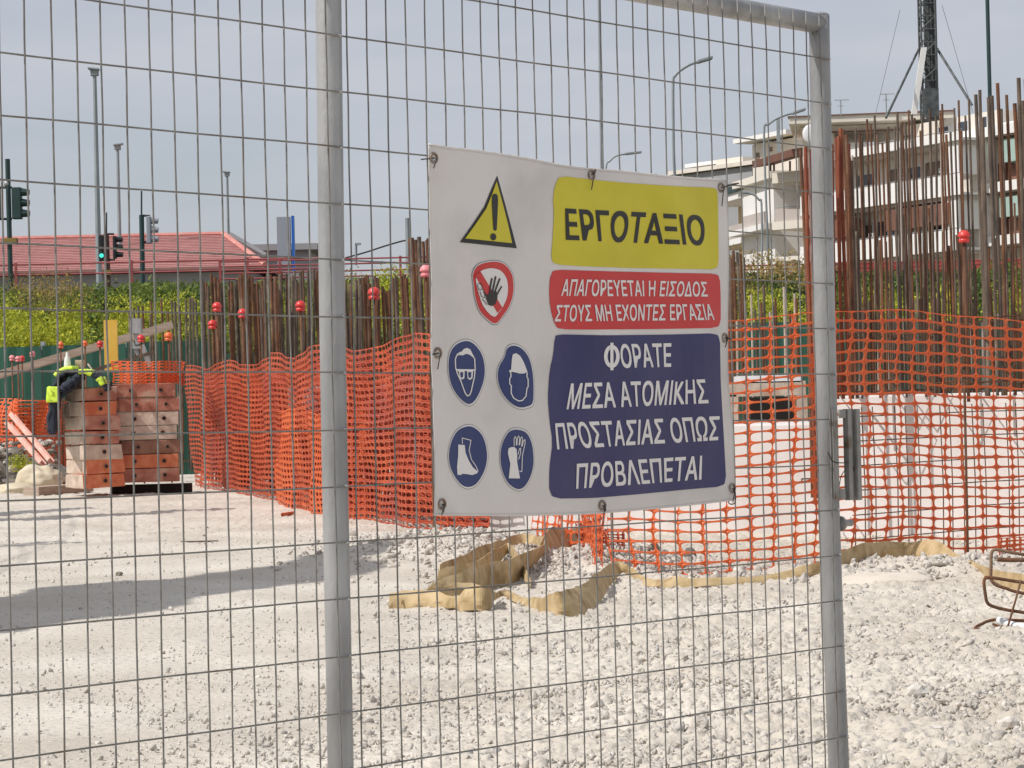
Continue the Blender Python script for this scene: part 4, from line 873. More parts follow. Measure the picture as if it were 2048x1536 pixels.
ribbon(b, [(845, 1200, .0, (.02, .05, .05)), (880, 1196, .0, (.03, .09, .09)), (930, 1190, .0, (.02, .1, .11)), (985, 1176, .0, (.02, .08, .13)), (1030, 1166, .0, (.03, .04, .14)), (1062, 1150, .01, (.03, .02, .10)), (1084, 1142, .02, (.01, .05, .06)), (1090, 1126, .03, (0, .08, .055)), (1078, 1112, .035, (-.01, .08, .05)), (1048, 1108, .035, (0, .08, .05)), (1022, 1114, .03, (0, .08, .05)), (1000, 1126, .03, (0, .08, .05)), (960, 1140, .03, (0, .07, .07)), (920, 1150, .02, (0, .06, .08)), (880, 1160, .01, (0, .05, .08))])
ribbon(b, [(872, 1176, .02, (.01, .04, .06)), (910, 1172, .02, (0, .04, .08)), (950, 1164, .02, (0, .04, .08)), (990, 1146, .03, (0, .03, .08)), (1018, 1136, .04, (0, .05, .05)), (1036, 1152, .02, (.01, .03, .06)), (1060, 1180, .0, (.01, .02, .03))])
ribbon(b, [(1092, 1142, .0, (-.03, .10, .08)), (1120, 1122, .02, (-.04, .14, .11)), (1150, 1106, .02, (-.05, .16, .09)), (1176, 1094, .02, (-.04, .16, .08))])
ribbon(b, [(800, 1216, .02, (.01, .05, .02)), (850, 1208, .03, (.01, .06, .02)), (900, 1200, .05, (.02, .06, .02)), (960, 1196, .04, (.01, .06, .01))])
o = b.build('fabric_strap', M['strap'], None, False); s = o.modifiers.new('s', 'SOLIDIFY'); s.thickness = .004
tag(o, 'wide tan fabric strap twisted in a heap and trailing across the gravel', 'strap')
# bent stirrups right edge
st = thing('stirrup_bundle', 'rusty bent steel stirrups lying at the right edge of the picture', 'stirrups', G(2030, 1262))
dst = G(2000, 1262).y
def barpath(P, r, name='stirrup', m=M['rebar'], dep=None):
    b = MB(); b.tube(cr([D(x, y, (dep or dst)+dd) for x, y, dd in P], 6), r, 8); b.build(name, m, st, True)
barpath([(2300, 1135, .3), (2120, 1118, .25), (2040, 1108, .2), (2000, 1100, .2), (1988, 1100, .2), (1983, 1108, .2), (1982, 1140, .2), (1982, 1158, .2), (1992, 1170, .2), (2010, 1176, .2), (2048, 1187, .2), (2200, 1215, .2)], .0062)
barpath([(2300, 1190, .0), (2120, 1172, 0), (2048, 1165, 0), (1980, 1155, 0), (1970, 1158, 0), (1968, 1168, 0), (1971, 1190, 0), (1974, 1204, 0), (1984, 1212, 0), (2010, 1219, 0), (2048, 1225, 0), (2200, 1245, 0)], .0062)
barpath([(2042, 1160, -.01), (2034, 1190, -.01), (2026, 1218, -.01), (2013, 1262, -.01)], .004, 'tie_rod')
barpath([(2300, 1245, .1), (2080, 1242, .08), (2010, 1240, .06), (1985, 1240, .05), (1965, 1247, .02), (1950, 1257, 0), (1975, 1262, -.03), (2020, 1263, -.05), (2090, 1266, -.05), (2300, 1275, -.05)], .006)
barpath([(1985, 1248, .02), (2010, 1256, .0), (2040, 1262, -.02), (2100, 1270, -.02)], .005)
barpath([(1995, 1119, .6), (2018, 1120, .6), (2060, 1120, .6), (2200, 1123, .6)], .009, 'bar')
b = MB(); b.tube([D(1996, 1240, dst+.05), D(2030, 1252, dst), D(2120, 1262, dst-.05)], .014, 10); tag(b.build('plastic_conduit', M['white'], None, True), 'white plastic conduit under the rusty stirrups', 'conduit')
b = MB(); a = G(362, 1084); c = G(436, 1083); b.tube([(a.x, a.y, .005+h1(a.x, a.y)), (c.x, c.y, .005+h1(c.x, c.y))], .008, 6); tag(b.build('steel_rod', M['rebar2']), 'short dark rod lying on the bright ground at left', 'rod')
b = MB(); a = G(563, 1034); c = G(590, 1030); b.box((a+c)/2+Vector((0, 0, .02)), (c-a)/2, (0, .05, 0), (0, 0, .012)); tag(b.build('wood_scrap', W4[2]), 'small orange brown wood scrap at the foot of the left net', 'scrap')
for px, lb in ((1382, 'grey stone block behind the foot of the orange net, right one'), (1310, 'grey stone block behind the foot of the orange net, left one')):
    p = G(px, 1128); lump('stone_block', (p.x, p.y+.05, h1(p.x, p.y)+.02), (.035, .04, .04), M['rockdark'], lb, 'stone', px % 7, .4, 2)
# ------------------------------------------------------------------ weeds on the bank
def weeds(n, x0, x1, y0, y1, hgt, m, name, seed, leaf=.07, per=26, tri=True, spread=.28, dens=None, label=None):
    r = np.random.default_rng(seed); P = []
    while len(P) < n:
        y = r.uniform(y0, y1); x = r.uniform(x0, x1)*y/FPX
        if dens is None or r.random() < dens((x*FPX/y)+1024, y): P.append((x, y))
    P = np.array(P); H = hgt*r.uniform(.55, 1.25, n)*(.45+.95*vnoise(P[:, 0]+100, P[:, 1], 1.3, seed)); gz = np.array([terr(y) for y in P[:, 1]])
    k = per; t = r.random((n, k))**.6; a = r.uniform(0, 6.283, (n, k)); rad = spread*(.25+.75*t)*r.uniform(.2, 1, (n, k))
    cx = P[:, 0, None]+rad*np.cos(a); cy = P[:, 1, None]+rad*np.sin(a); cz = gz[:, None]+H[:, None]*t*r.uniform(.85, 1, (n, k))
    c = np.stack([cx, cy, cz], -1)[:, :, None, :]
    d1 = r.normal(size=(n, k, 1, 3)); d1[..., 2] = abs(d1[..., 2])*1.3; d1 /= np.linalg.norm(d1, axis=-1, keepdims=True); d2 = np.cross(d1, r.normal(size=(n, k, 1, 3))); d2 /= np.linalg.norm(d2, axis=-1, keepdims=True)
    L = leaf*r.uniform(.5, 1.5, (n, k, 1, 1)); V = np.concatenate([c-d2*L*.28, c+d1*L, c+d2*L*.28, c-d1*L*.6], 2).reshape(-1, 3)
    F = np.arange(n*k*4).reshape(-1, 4); return tag(npmesh(name, V, F, m), kind='stuff')
# stalks so that the masses have structure
ydens = lambda x, y: max(.06, min(1, .5+.6*math.sin(x*.021+y*.3)+.4*math.sin(x*.05+1)))
weeds(2600, -1150, -700, 39.6, 45.5, .62, M['weedy'], 'flowering_mustard', 1, .05, 34, dens=ydens, spread=.24)
weeds(1700, -1150, -560, 39.4, 46, .42, M['weedg'], 'leafy_weeds', 2, .07, 30)
weeds(1500, -700, -120, 40, 46, .55, M['weedy'], 'flowering_mustard', 3, .05, 26, dens=ydens)
weeds(1900, -700, -120, 39.6, 46, .45, M['weedg'], 'leafy_weeds', 4, .07, 30)
weeds(500, -1150, -120, 46, 49, .45, M['weedy'], 'flowering_mustard', 21, .045, 20, dens=ydens)
weeds(2600, -1150, -100, 45, 53, .34, M['weedd'], 'tall_green_weeds', 5, .07, 26)
weeds(3200, -1150, -100, 44.5, 53, .42, M['weedg'], 'tall_pale_weeds', 6, .07, 24)
weeds(260, -1000, -850, 46, 53, .75, M['weedo'], 'dry_weeds', 7, .035, 26)
weeds(90, -350, -290, 46, 52, .6, M['weedo'], 'dry_weeds', 17, .035, 20)
weeds(900, -340, -130, 42, 48, .75, M['weedy'], 'flowering_mustard', 8, .05, 24, dens=ydens)
weeds(1500, -130, 420, 39.6, 46, .6, M['weedy'], 'flowering_mustard', 31, .05, 22, dens=ydens)
weeds(2200, -130, 420, 39.6, 53, .42, M['weedg'], 'tall_pale_weeds', 32, .07, 24)
weeds(2200, 1150, 1900, 39.6, 53, .5, M['weedg'], 'tall_pale_weeds', 33, .07, 20)
weeds(1400, 380, 1150, 40, 46, .6, M['weedy'], 'flowering_mustard', 9, .05, 26, dens=ydens)
weeds(2600, 380, 1150, 41, 52, .36, M['weedd'], 'tall_green_weeds', 10, .07, 26)
weeds(1800, 380, 1150, 42, 52, .40, M['weedg'], 'tall_pale_weeds', 11, .07, 24)
weeds(200, 440, 640, 47, 53, .75, M['weedo'], 'dry_weeds', 12, .05, 24)
# ------------------------------------------------------------------ street furniture
ST = 3.0
def railing(x0, x1, dep, ys_, label, step, m=M['redrail'], pr_=.022):
    a, c = D(x0, 540, dep), D(x1, 540, dep); t = thing('street_railing', label, 'railing', ((a.x+c.x)/2, dep, ST-.3)); x = a.x
    for yv in ys_:
        z = zat((x0+x1)/2, yv, dep); b = MB(); b.tube([(a.x, dep, z+(a.x-c.x)*-.0*0), (c.x, dep, z)], pr_, 6); b.build('rail', m, t)
    zt = max(zat((x0+x1)/2, yv, dep) for yv in ys_)
    while x <= c.x: b = MB(); b.abox(x-.025, x+.025, dep-.025, dep+.025, ST-.6, zt+.04); b.build('post', m, t); x += step
railing(-200, 640, 55, (525, 546), 'thin dark red street railing along the top of the left bank', 2.55)
railing(440, 1000, 54, (517, 527, 541, 552), 'closely barred red railing beside the blue edged sign', 1.3, pr_=.02)
railing(1440, 2200, 54.5, (524, 532, 540, 548, 556), 'orange red railing with five bars in front of the apartment blocks', 1.25, pr_=.02)
b = MB(); a, c = D(1690, 540, 56), D(2200, 540, 56); z0, z1 = zat(1900, 562, 56), zat(1900, 520, 56); b.abox(a.x, c.x, 56, 56.06, z0, z1); tag(b.build('hoarding', M['redband']), 'dull red hoarding band behind the railing on the right', 'hoarding')
def lamp(x, ytop, dep, lb, w=22, dirn=-1, base=ST, yb=None):
    p = D(x, ytop, dep); t = thing('street_lamp', lb, 'street lamp', (p.x, dep, base), 'street lamps beyond the site'); b = MB(); b.tube([(p.x, dep, base-.5), (p.x, dep, base+3), (p.x, dep, p.z-.1)], [.10, .085, .055], 8); b.build('pole', M['grey'], t)
    s = dep/FPX; b = MB(); hw_ = w*s/2; b.box((p.x+dirn*hw_*.15, dep, p.z), (hw_, 0, .02*dirn), (0, .14, 0), (0, 0, .035)); b.box((p.x, dep, p.z-.12), (.12, 0, 0), (0, .08, 0), (0, 0, .09)); b.build('lamp_head', M['grey'], t, bevel=.02)
lamp(189, 138, 75, 'tallest flat headed street lamp at the far left'); lamp(235, 289, 95, 'second street lamp, shorter, right of the tallest one', 19, 1); lamp(454, 344, 120, 'small distant street lamp above the red roof', 15)
def arclamp(P, dep, px, lb, y0=None, thk=.042, head=None):
    t = thing('street_lamp', lb, 'street lamp', (D(px, 500, dep).x, dep, ST), 'arched street lamps on the right'); pts = [D(x, y, dep) for x, y in P]; b = MB(); b.tube([(pts[0].x+.1, dep, ST-.3), pts[0]]+cr(pts, 6)[1:], thk, 7); b.build('pole', M['grey'], t, True)
    a, c = D(*head[0], dep), D(*head[1], dep); b = MB(); b.box((a+c)/2, (c-a)/2, (0, .12, 0), (0, 0, .055)); b.build('lamp_head', M['grey'], t, bevel=.03)
arclamp([(1347, 300), (1346, 170), (1350, 152), (1362, 140), (1380, 129), (1395, 124)], 70, 1347, 'arched street lamp high above the right half of the banner', head=((1394, 124), (1425, 115)))
arclamp([(1532, 400), (1528, 262), (1536, 250), (1552, 238), (1575, 229), (1590, 226)], 90, 1530, 'arched street lamp left of the right gate post', head=((1584, 227), (1611, 218)))
arclamp([(1212, 420), (1212, 336), (1220, 322), (1232, 312), (1250, 308)], 110, 1212, 'small arched lamp peeping over the top edge of the banner', head=((1250, 308), (1283, 304)))
arclamp([(1524, 520), (1523, 410), (1518, 400), (1508, 390), (1496, 386)], 105, 1524, 'curved lamp in front of the white apartment wall', thk=.045, head=((1496, 386), (1484, 384)))
def pole(x0, y0, x1, y1, dep, r_, m, lb, cat='pole', base=ST):
    p = D(x0, y0, dep); q = D(x1, y1, dep); b = MB(); b.tube([(q.x, dep, base-.5), (q.x, dep, q.z), p], r_, 8); return tag(b.build('tall_pole', m), lb, cat)
pole(1197, -60, 1204, 420, 62, .032, M['grey'], 'thin tall pole rising above the middle of the banner')
pole(1973, -60, 1979, 165, 62, .05, M['darkgreen'], 'tall dark pole at the right edge behind the bars')
up_ = pole(815, 436, 817, 560, 60, .06, M['grey'], 'utility pole left of the banner with a cable')
b = MB(); b.tube(cr([D(822, 480, 60), D(805, 482, 60), D(770, 492, 60), D(730, 505, 60), D(690, 516, 60)], 4), .02, 5); b.build('cable', M['tie'], up_)
b = MB(); b.tube([D(712, 488, 60), D(712, 530, 60)], .035, 6); b.box(D(716, 488, 60), (.07, 0, 0), (0, .05, 0), (0, 0, .025)); tag(b.build('small_lamp', M['grey']), 'tiny lamp post just right of the middle gate post', 'lamp post')
def thead(t, x0, x1, y0, y1, dep, m, side=1, green=False, visors=True):
    a, c = D(x0, y0, dep), D(x1, y1, dep); b = MB(); b.abox(a.x, c.x, dep-.1, dep+.12, c.z, a.z); h = b.build('housing', m, t, bevel=.02)
    for k in range(3):
        z = a.z-(a.z-c.z)*(k+.5)/3; hh_ = (a.z-c.z)/6
        if visors:
            b = MB(); b.tube([((c.x if side > 0 else a.x), dep, z+hh_*.1), ((c.x+.17) if side > 0 else (a.x-.17), dep, z-hh_*.05)], [hh_*.8, hh_*.62], 10); b.build('visor', m, h)
    return h, a, c
tl = thing('traffic_light', 'traffic light seen from behind at the left edge, dark green', 'traffic light', (D(18, 500, 55).x, 55, ST))
b = MB(); b.tube([(D(20, 480, 55).x, 55, ST-.6), D(15, 318, 55)], .055, 8); b.tube([D(-6, 375, 55), D(24, 375, 55)], .03, 6); b.tube([D(-6, 438, 55), D(24, 438, 55)], .03, 6); b.build('pole', M['darkgreen'], tl)
thead(tl, 24, 44, 375, 438, 55, M['darkgreen'], 1); thead(tl, -14, 1, 375, 438, 55, M['darkgreen'], -1)
b = MB(); b.ell(D(14, 368, 55), .07, .07, .08); b.build('finial', M['galv'], tl, True); b = MB(); b.box(D(20, 481, 55), (.16, 0, 0), (0, .1, 0), (0, 0, .05)); b.build('collar', M['weedo'], tl)
tl = thing('traffic_light', 'traffic light with a lit green lamp and a dark red post', 'traffic light', (D(214, 560, 64).x, 64, ST))
b = MB(); b.tube([(D(219, 600, 64).x, 64, ST-.6), D(212, 468, 64)], .075, 8); b.build('pole', M['brownpole'], tl)
b = MB(); b.tube([D(212, 468, 64), D(228, 468, 64)], .03, 6); b.tube([D(216, 520, 64), D(230, 519, 64)], .03, 6); b.tube([D(213, 425, 64), D(213, 468, 64)], .02, 6); b.build('bracket', M['black'], tl)
h, a, c = thead(tl, 198, 207, 470, 522, 64, M['black'], -1, visors=False)
b = MB(); b.tube([D(203, 511, 63.88), D(203, 511, 63.84)], .055, 12); b.build('green_lamp', M['lamp'], h)
thead(tl, 226, 233, 472, 517, 64, M['black'], 1); b = MB(); b.box(D(215, 545, 63.9), (.09, 0, 0), (0, .06, 0), (0, 0, .06)); b.build('push_button', M['weedo'], tl)
tl = thing('traffic_light', 'highest traffic light with three dark visors pointing right', 'traffic light', (D(284, 560, 60).x, 60, ST))
b = MB(); b.tube([(D(286, 600, 60).x, 60, ST-.6), D(283, 430, 60)], .06, 8); b.tube([D(283, 382, 60), D(283, 430, 60)], .022, 6); b.build('pole', M['darkgreen'], tl)
b = MB(); b.tube([D(283, 431, 60), D(300, 432, 60)], .03, 6); b.tube([D(284, 484, 60), D(300, 485, 60)], .03, 6); b.build('bracket', M['black'], tl); thead(tl, 293, 303, 433, 487, 60, M['greyface'], 1)
# blue edged sign
t = thing('totem_sign', 'grey backed totem sign with a blue edge beside the red roof', 'sign', (D(570, 540, 66).x, 66, ST))
a, c = D(553, 434, 66), D(582, 532, 66); b = MB(); b.abox(a.x, c.x, 66, 66.2, c.z, a.z); b.build('panel', M['greyface'], t)
a, c = D(582.3, 433, 66), D(590, 545, 66); b = MB(); b.abox(a.x, c.x, 65.98, 66.22, c.z-.6, a.z+.02); b.build('edge', M['blue'], t)
# ------------------------------------------------------------------ red roofed building
rb = thing('low_building', 'low grey building with a red tiled hip roof on the left', 'building', (D(150, 500, 92).x, 97, ST))
dF, dR = 90, 97
xe0, xe1 = D(-900, 545, dF).x, D(530, 535, dF).x; ze = zat(200, 541, dF); zr = zat(300, 474, dR); xr = D(446, 474, dR).x
b = MB(); b.abox(xe0+.5, xe1-.5, dF+.5, dF+13.5, ST-1, ze-.12); b.build('wall', M['greywall'], rb)
# each pitch is laid in courses of tiles
def pitch(name, a, b1, c, d, n):
    m_ = MB(); up = Vector((0, 0, 1)); a, b1, c, d = map(Vector, (a, b1, c, d))
    for k in range(n):
        t0, t1 = k/n, (k+1)/n; p = a.lerp(d, t0); q = b1.lerp(c, t0); r_ = b1.lerp(c, t1+.01); s = a.lerp(d, t1+.01); th = .06; nn = (q-p).cross(s-p).normalized(); nn = nn if nn.z > 0 else -nn
        m_.add([p+nn*th, q+nn*th, r_+nn*.01, s+nn*.01, p-nn*.05, q-nn*.05, r_-nn*.06, s-nn*.06], [(0, 1, 2, 3), (4, 7, 6, 5), (0, 4, 5, 1), (1, 5, 6, 2), (2, 6, 7, 3), (3, 7, 4, 0)])
    return m_.build(name, M['tile'], rb)
pitch('roof', (xe0, dF, ze), (xe1, dF, ze), (xr, dR, zr), (xe0+6, dR, zr), 20)
pitch('roof', (xe1, dF, ze), (xe1, dF+14, ze), (xr, dR+.01, zr), (xr, dR, zr), 20)
pitch('roof', (xe1, dF+14, ze), (xe0, dF+14, ze), (xe0+6, dR, zr), (xr, dR+.02, zr), 12)
b = MB(); b.tube([(xr, dR, zr+.08), (xe1, dF, ze+.08)], .10, 6); b.tube([(xe0+6, dR, zr+.06), (xr, dR, zr+.06)], .10, 6); b.build('ridge_tiles', M['tile2'], rb)
b = MB(); x0_ = D(458, 472, dR+1).x; z_a = zat(458, 470, dR+1); z_b = zat(530, 512, dR+1); x1_ = D(530, 512, dR+1).x
b.tube([(x0_, dR+1, z_a), (x1_, dR+1, z_b)], .16, 6); b.build('verge', M['greywall'], rb)
b = MB(); a, c = D(470, 503, 100), D(622, 560, 100); b.abox(a.x, c.x, 100, 108, ST-1, a.z); b.abox(a.x-.3, c.x+.3, 99.7, 108.3, a.z, a.z+.25); tag(b.build('flat_building', M['greywall']), 'plain grey flat roofed building behind the totem sign', 'building')
# ------------------------------------------------------------------ apartment blocks
class Fac:
    def __init__(s, x0, d0, x1, d1):
        a, c = D(x0, 780, d0), D(x1, 780, d1); s.a = Vector((a.x, a.y, 0)); s.t = Vector((c.x-a.x, c.y-a.y, 0)).normalized(); s.n = Vector((s.t.y, -s.t.x, 0))
        if s.n.y > 0: s.n = -s.n
    def at(s, px, py):
        d = ray(px, py); q = s.a-CP; k = Vector((q.x, q.y, 0)).dot(s.n)/Vector((d.x, d.y, 0)).dot(s.n); p = CP+d*k; return (Vector((p.x, p.y, 0))-s.a).dot(s.t), p.z
    def box(s, b, s0, s1, z0, z1, n0, n1, mi=0): b.box(s.a+s.t*(s0+s1)/2+s.n*(n0+n1)/2+Vector((0, 0, (z0+z1)/2)), s.t*abs(s1-s0)/2, s.n*abs(n1-n0)/2, (0, 0, abs(z1-z0)/2), mi)
    def P(s, name, m, par, x0, x1, ya, yb, n0, n1, xr=None, **k):
        xr = xr if xr is not None else (x0+x1)/2
        sa, sb = s.at(x0, (ya+yb)/2)[0], s.at(x1, (ya+yb)/2)[0]; z1, z0 = s.at(xr, ya)[1], s.at(xr, yb)[1]; b = MB(); s.box(b, sa, sb, z0, z1, n0, n1); return b.build(name, m, par, **k)
dA = lambda x: 1/(.006757+2.03e-6*(x-1740))
A = Fac(1640, dA(1640), 1905, dA(1905))
ab = thing('apartment_block', 'white apartment block with long balconies behind the right hand bars', 'building', (A.a+A.t*20+Vector((0, 0, ST))))
X = 1740
A.P('wall', M['bcream'], ab, 1610, 1912, 300, 800, -12, -1.7, X)
for fl, yb in enumerate((309, 413, 518)):
    A.P('balcony_slab', M['bwhite'], ab, 1600, 1922, yb-5, yb, -1.7, .02, X); A.P('parapet', M['bwhite'], ab, 1600, 1922, yb-(40 if fl else 17), yb-5.2, -.16, 0, X)
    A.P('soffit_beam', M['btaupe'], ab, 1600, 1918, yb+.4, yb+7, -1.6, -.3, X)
    A.P('end_wall', M['bwhite'], ab, 1890, 1912, yb-104, yb-41, -1.7, -.2, X) if fl else None
for (x0, x1, ya, yb, m) in ((1735, 1762, 338, 376, 'shutter'), (1772, 1796, 340, 378, 'glass'), (1808, 1840, 335, 372, 'shutter'), (1852, 1880, 332, 368, 'shutter'), (1672, 1700, 340, 380, 'glass'), (1672, 1700, 445, 484, 'shutter'), (1712, 1730, 440, 484, 'glass'), (1740, 1775, 440, 480, 'glass'), (1800, 1840, 438, 478, 'glass')):
    wn = A.P('window', M['frame'], ab, x0-2, x1+2, ya-2, yb+1, -1.69, -1.62, X); A.P('pane', M[m], wn, x0, x1, ya, yb, -1.62, -1.59, X)
A.P('awning', M['awnbrown'], ab, 1768, 1895, 425, 466, -1.2, -.05, X)
A.P('awning', M['awnbrown'], ab, 1620, 1700, 431, 468, -.9, -.05, X)
A.P('upper_wall', M['bcream'], ab, 1668, 1905, 246, 304, -7, -3.2, X)
for (x0, x1, ya, yb) in ((1790, 1812, 262, 292), (1828, 1850, 258, 290), (1870, 1888, 256, 288), (1720, 1738, 266, 292)):
    wn = A.P('window', M['frame'], ab, x0-1, x1+1, ya-2, yb+1, -3.19, -3.12, X); A.P('pane', M['glass'], wn, x0+2, x1-2, ya, yb, -3.12, -3.09, X)
for k, (x0, ya) in enumerate(((1766, 352), (1844, 352), (1704, 462), (1780, 455), (1846, 450))):
    ac = A.P('air_conditioner', M['white'], ab, x0, x0+9, ya, ya+8, -1.6, -1.2, X); A.P('fan_grille', M['greywall'], ac, x0+2, x0+7, ya+1.5, ya+6.5, -1.2, -1.17, X)
for x0 in (1708, 1803, 1886): A.P('drainpipe', M['btaupe'], ab, x0, x0+2, 305, 560, -.01+.02, .10, X)
for yb in (309, 413, 518): A.P('parapet_rail', M['greywall'], ab, 1600, 1922, yb-(43 if yb > 310 else 21), yb-(41.5 if yb > 310 else 19.5), -.12, -.04, X)
Rf2 = Fac(1580, 150, 1905, 148.6)
Rf2.P('roof', M['bcream'], ab, 1578, 1908, 231, 244, -9, .6, 1740); Rf2.P('roof_edge', M['awnbrown'], ab, 1576, 1910, 228.5, 230.8, -9.1, .7, 1740); Rf2.P('roof_beam', M['bcream'], ab, 1600, 1905, 245, 256, -8.5, -1.2, 1740)
Rf2.P('penthouse_wall', M['bcream'], ab, 1604, 1668, 256, 330, -9, -1.5, 1640); Rf2.P('gutter', M['awnbrown'], ab, 1655, 1905, 256.5, 259, -1.15, -1.0, 1740)
b = MB(); p = D(1622, 268, 145); b.ell(p, .50, .12, .58, 20, 10); tag(b.build('satellite_dish', M['white'], None, True), 'large white satellite dish beside the top of the right gate post', 'satellite dish')
# wing at the right edge
Bf = Fac(1900, 145, 2048, 138.8)
wb = thing('apartment_block', 'apartment wing with pale green awnings at the right edge of the picture', 'building', (Bf.a+Bf.t*10+Vector((0, 0, ST)))); X2 = 1985
Bf.P('wall', M['bwhite'], wb, 1908, 2160, 262, 800, -12, -1.7, X2)
Bf.P('roof', M['bwhite'], wb, 1925, 2160, 243, 258, -9, -1.0, X2)
for yb in (272, 385, 492):
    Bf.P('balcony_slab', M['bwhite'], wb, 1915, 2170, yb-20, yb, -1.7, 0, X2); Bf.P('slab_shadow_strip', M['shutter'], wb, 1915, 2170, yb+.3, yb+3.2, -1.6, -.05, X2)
for (x0, x1, ya, yb) in ((1912, 1945, 287, 334), (1950, 1975, 283, 320), (1990, 2040, 276, 322), (2046, 2110, 270, 312), (1908, 1942, 402, 448), (1948, 1972, 398, 444), (1992, 2038, 392, 432), (2044, 2110, 388, 428)):
    Bf.P('awning', M['awngreen'], wb, x0, x1, ya, yb, -.5, -.25, (x0+x1)/2)
for (x0, x1, ya, yb) in ((1925, 1985, 330, 368), (1990, 2110, 320, 362), (1930, 1984, 436, 474), (1992, 2110, 430, 470)):
    Bf.P('balcony_screen', M['awnbrown'], wb, x0, x1, ya, yb, -1.5, -.9, (x0+x1)/2)
Bf.P('window', M['shutter'], wb, 1926, 1950, 222+14, 262-4, -1.0, -.9, 1938)
# white block left of the right post
C = Fac(1452, 172, 1560, 160)
cb = thing('apartment_block', 'bright white block with shaded balconies between the banner and the right post', 'building', (C.a+C.t*6+Vector((0, 0, ST))))
C.P('wall', M['bwhite'], cb, 1487, 1552, 366, 800, -8, 0, 1520)
C.P('roof_slab', M['bcream'], cb, 1478, 1556, 352, 366, -8, .5, 1520)
C.P('bay_wall', M['bocre'], cb, 1420, 1487, 372, 800, -8, -2.2, 1470)
for ya, yb in ((385, 399), (477, 489)): C.P('balcony_slab', M['bwhite'], cb, 1416, 1487, ya, yb, -2.2, .05, 1470)
C.P('parapet', M['btaupe'], cb, 1418, 1484, 450, 476, -.3, 0, 1470); C.P('awning', M['darkgreen'], cb, 1450, 1486, 372, 385, -1.2, .2, 1470)
C.P('balcony_slab', M['bwhite'], cb, 1484, 1556, 455, 466, 0, 1.0, 1520); C.P('parapet', M['btaupe'], cb, 1510, 1552, 428, 455, .6, .8, 1530)
E_ = Fac(1553, 158, 1660, 155)
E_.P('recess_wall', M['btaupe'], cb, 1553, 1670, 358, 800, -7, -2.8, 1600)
for ya, yb in ((341, 362), (440, 456), (511, 520)): E_.P('balcony_slab', M['bcream'], cb, 1546, 1670, ya, yb, -2.9, .1, 1600)
E_.P('parapet', M['btaupe'], cb, 1550, 1670, 414, 440, -.15, 0, 1600); b = MB(); 
for (x0, x1, ya, yb, m) in ((1575, 1588, 394, 411, 'glass'), (1592, 1610, 392, 414, 'shutter'), (1579, 1593, 490, 510, 'glass'), (1597, 1614, 489, 511, 'shutter')):
    wn = E_.P('window', M['frame'], cb, x0-1.5, x1+1.5, ya-1.5, yb+1, -2.79, -2.7, 1600); E_.P('pane', M[m], wn, x0, x1, ya, yb, -2.7, -2.66, 1600)
E_.P('railing', M['grey'], cb, 1550, 1670, 410.5, 412, -.1, -.04, 1600)
# cream penthouse, pergola
Cf = Fac(1490, 182, 1592, 176)
pb = thing('penthouse', 'cream rooftop house with an overhanging white roof left of the gate post', 'building', (Cf.a+Cf.t*3+Vector((0, 0, ST))))
Cf.P('wall', M['bcream'], pb, 1506, 1596, 282, 420, -6, 0, 1550); Cf.P('roof', M['bwhite'], pb, 1489, 1596, 268, 277, -7, 1.0, 1550)
for x0, x1, ya, yb in ((1511, 1519, 303, 316), (1539, 1545, 296, 305)): Cf.P('window', M['shutter'], pb, x0, x1, ya, yb, 0, .06, 1530)
b = MB(); b.box(D(1557, 270, 170), (.12, 0, 0), (0, .12, 0), (0, 0, 1.2)); b.build('chimney', M['grey'], pb)
pg = thing('pergola', 'dark brown pergola on the terrace left of the right gate post', 'pergola', D(1560, 345, 157))
beam('roof_beam', D(1526, 326, 157), D(1606, 302, 154), .9, .22, M['awnbrown'], '', '', pg)
for x in (1541, 1548, 1580): b = MB(); b.tube([D(x, 322, 156.5), D(x, 342, 156.5)], .07, 6); b.build('post', M['awnbrown'], pg)
Df = Fac(1290, 200, 1500, 190)
db = thing('long_building', 'long low pale building just above the top edge of the banner', 'building', (Df.a+Df.t*6+Vector((0, 0, ST))))
Df.P('wall', M['greywall'], db, 1300, 1510, 339, 800, -10, 0, 1450); Df.P('roof_slab', M['bcream'], db, 1340, 1512, 329, 337, -10, .4, 1450); Df.P('upper_block', M['bcream'], db, 1412, 1466, 315, 330, -6, -1, 1440)
Df.P('upper_block', M['bwhite'], db, 1350, 1412, 323, 330, -6, -1, 1385)
# lattice mast
mt = thing('lattice_mast', 'dark lattice antenna mast rising above the apartment block', 'mast', D(1857, 235, 146))
pb_ = D(1859, 240, 146); pt = D(1850, -120, 146); hw_ = .42; tvec = (pt-pb_)
cor = [(-hw_, -hw_), (hw_, -hw_), (hw_, hw_), (-hw_, hw_)]
def mp(k, s): c = pb_+tvec*s; return Vector((c.x+cor[k][0], c.y+cor[k][1], c.z))
for k in range(4): b = MB(); b.tube([mp(k, 0), mp(k, 1)], .065, 6); b.build('leg', M['mast'], mt)
N_ = 14
for s in range(N_):
    b = MB()
    for k in range(4):
        b.tube([mp(k, s/N_), mp((k+1) % 4, s/N_)], .035, 5); b.tube([mp(k, s/N_), mp((k+1) % 4, (s+1)/N_)] if s % 2 else [mp((k+1) % 4, s/N_), mp(k, (s+1)/N_)], .028, 5)
    b.build('bracing', M['mast'], mt)
for dx, r_ in ((-.12, .09), (.08, .12), (.24, .10), (.50, .09), (0.0, .10)): b = MB(); b.tube([pb_+Vector((dx, .1, 0)), pb_+tvec+Vector((dx, .1, 0))], r_, 6); b.build('cable', M['mast'], mt)
for a_, c_ in (((1838, 97), (1772, 236)), ((1874, 97), (1944, 210))): b = MB(); b.tube([D(*a_, 146), D(*c_, 143)], .075, 6); b.build('strut', M['mast'], mt)
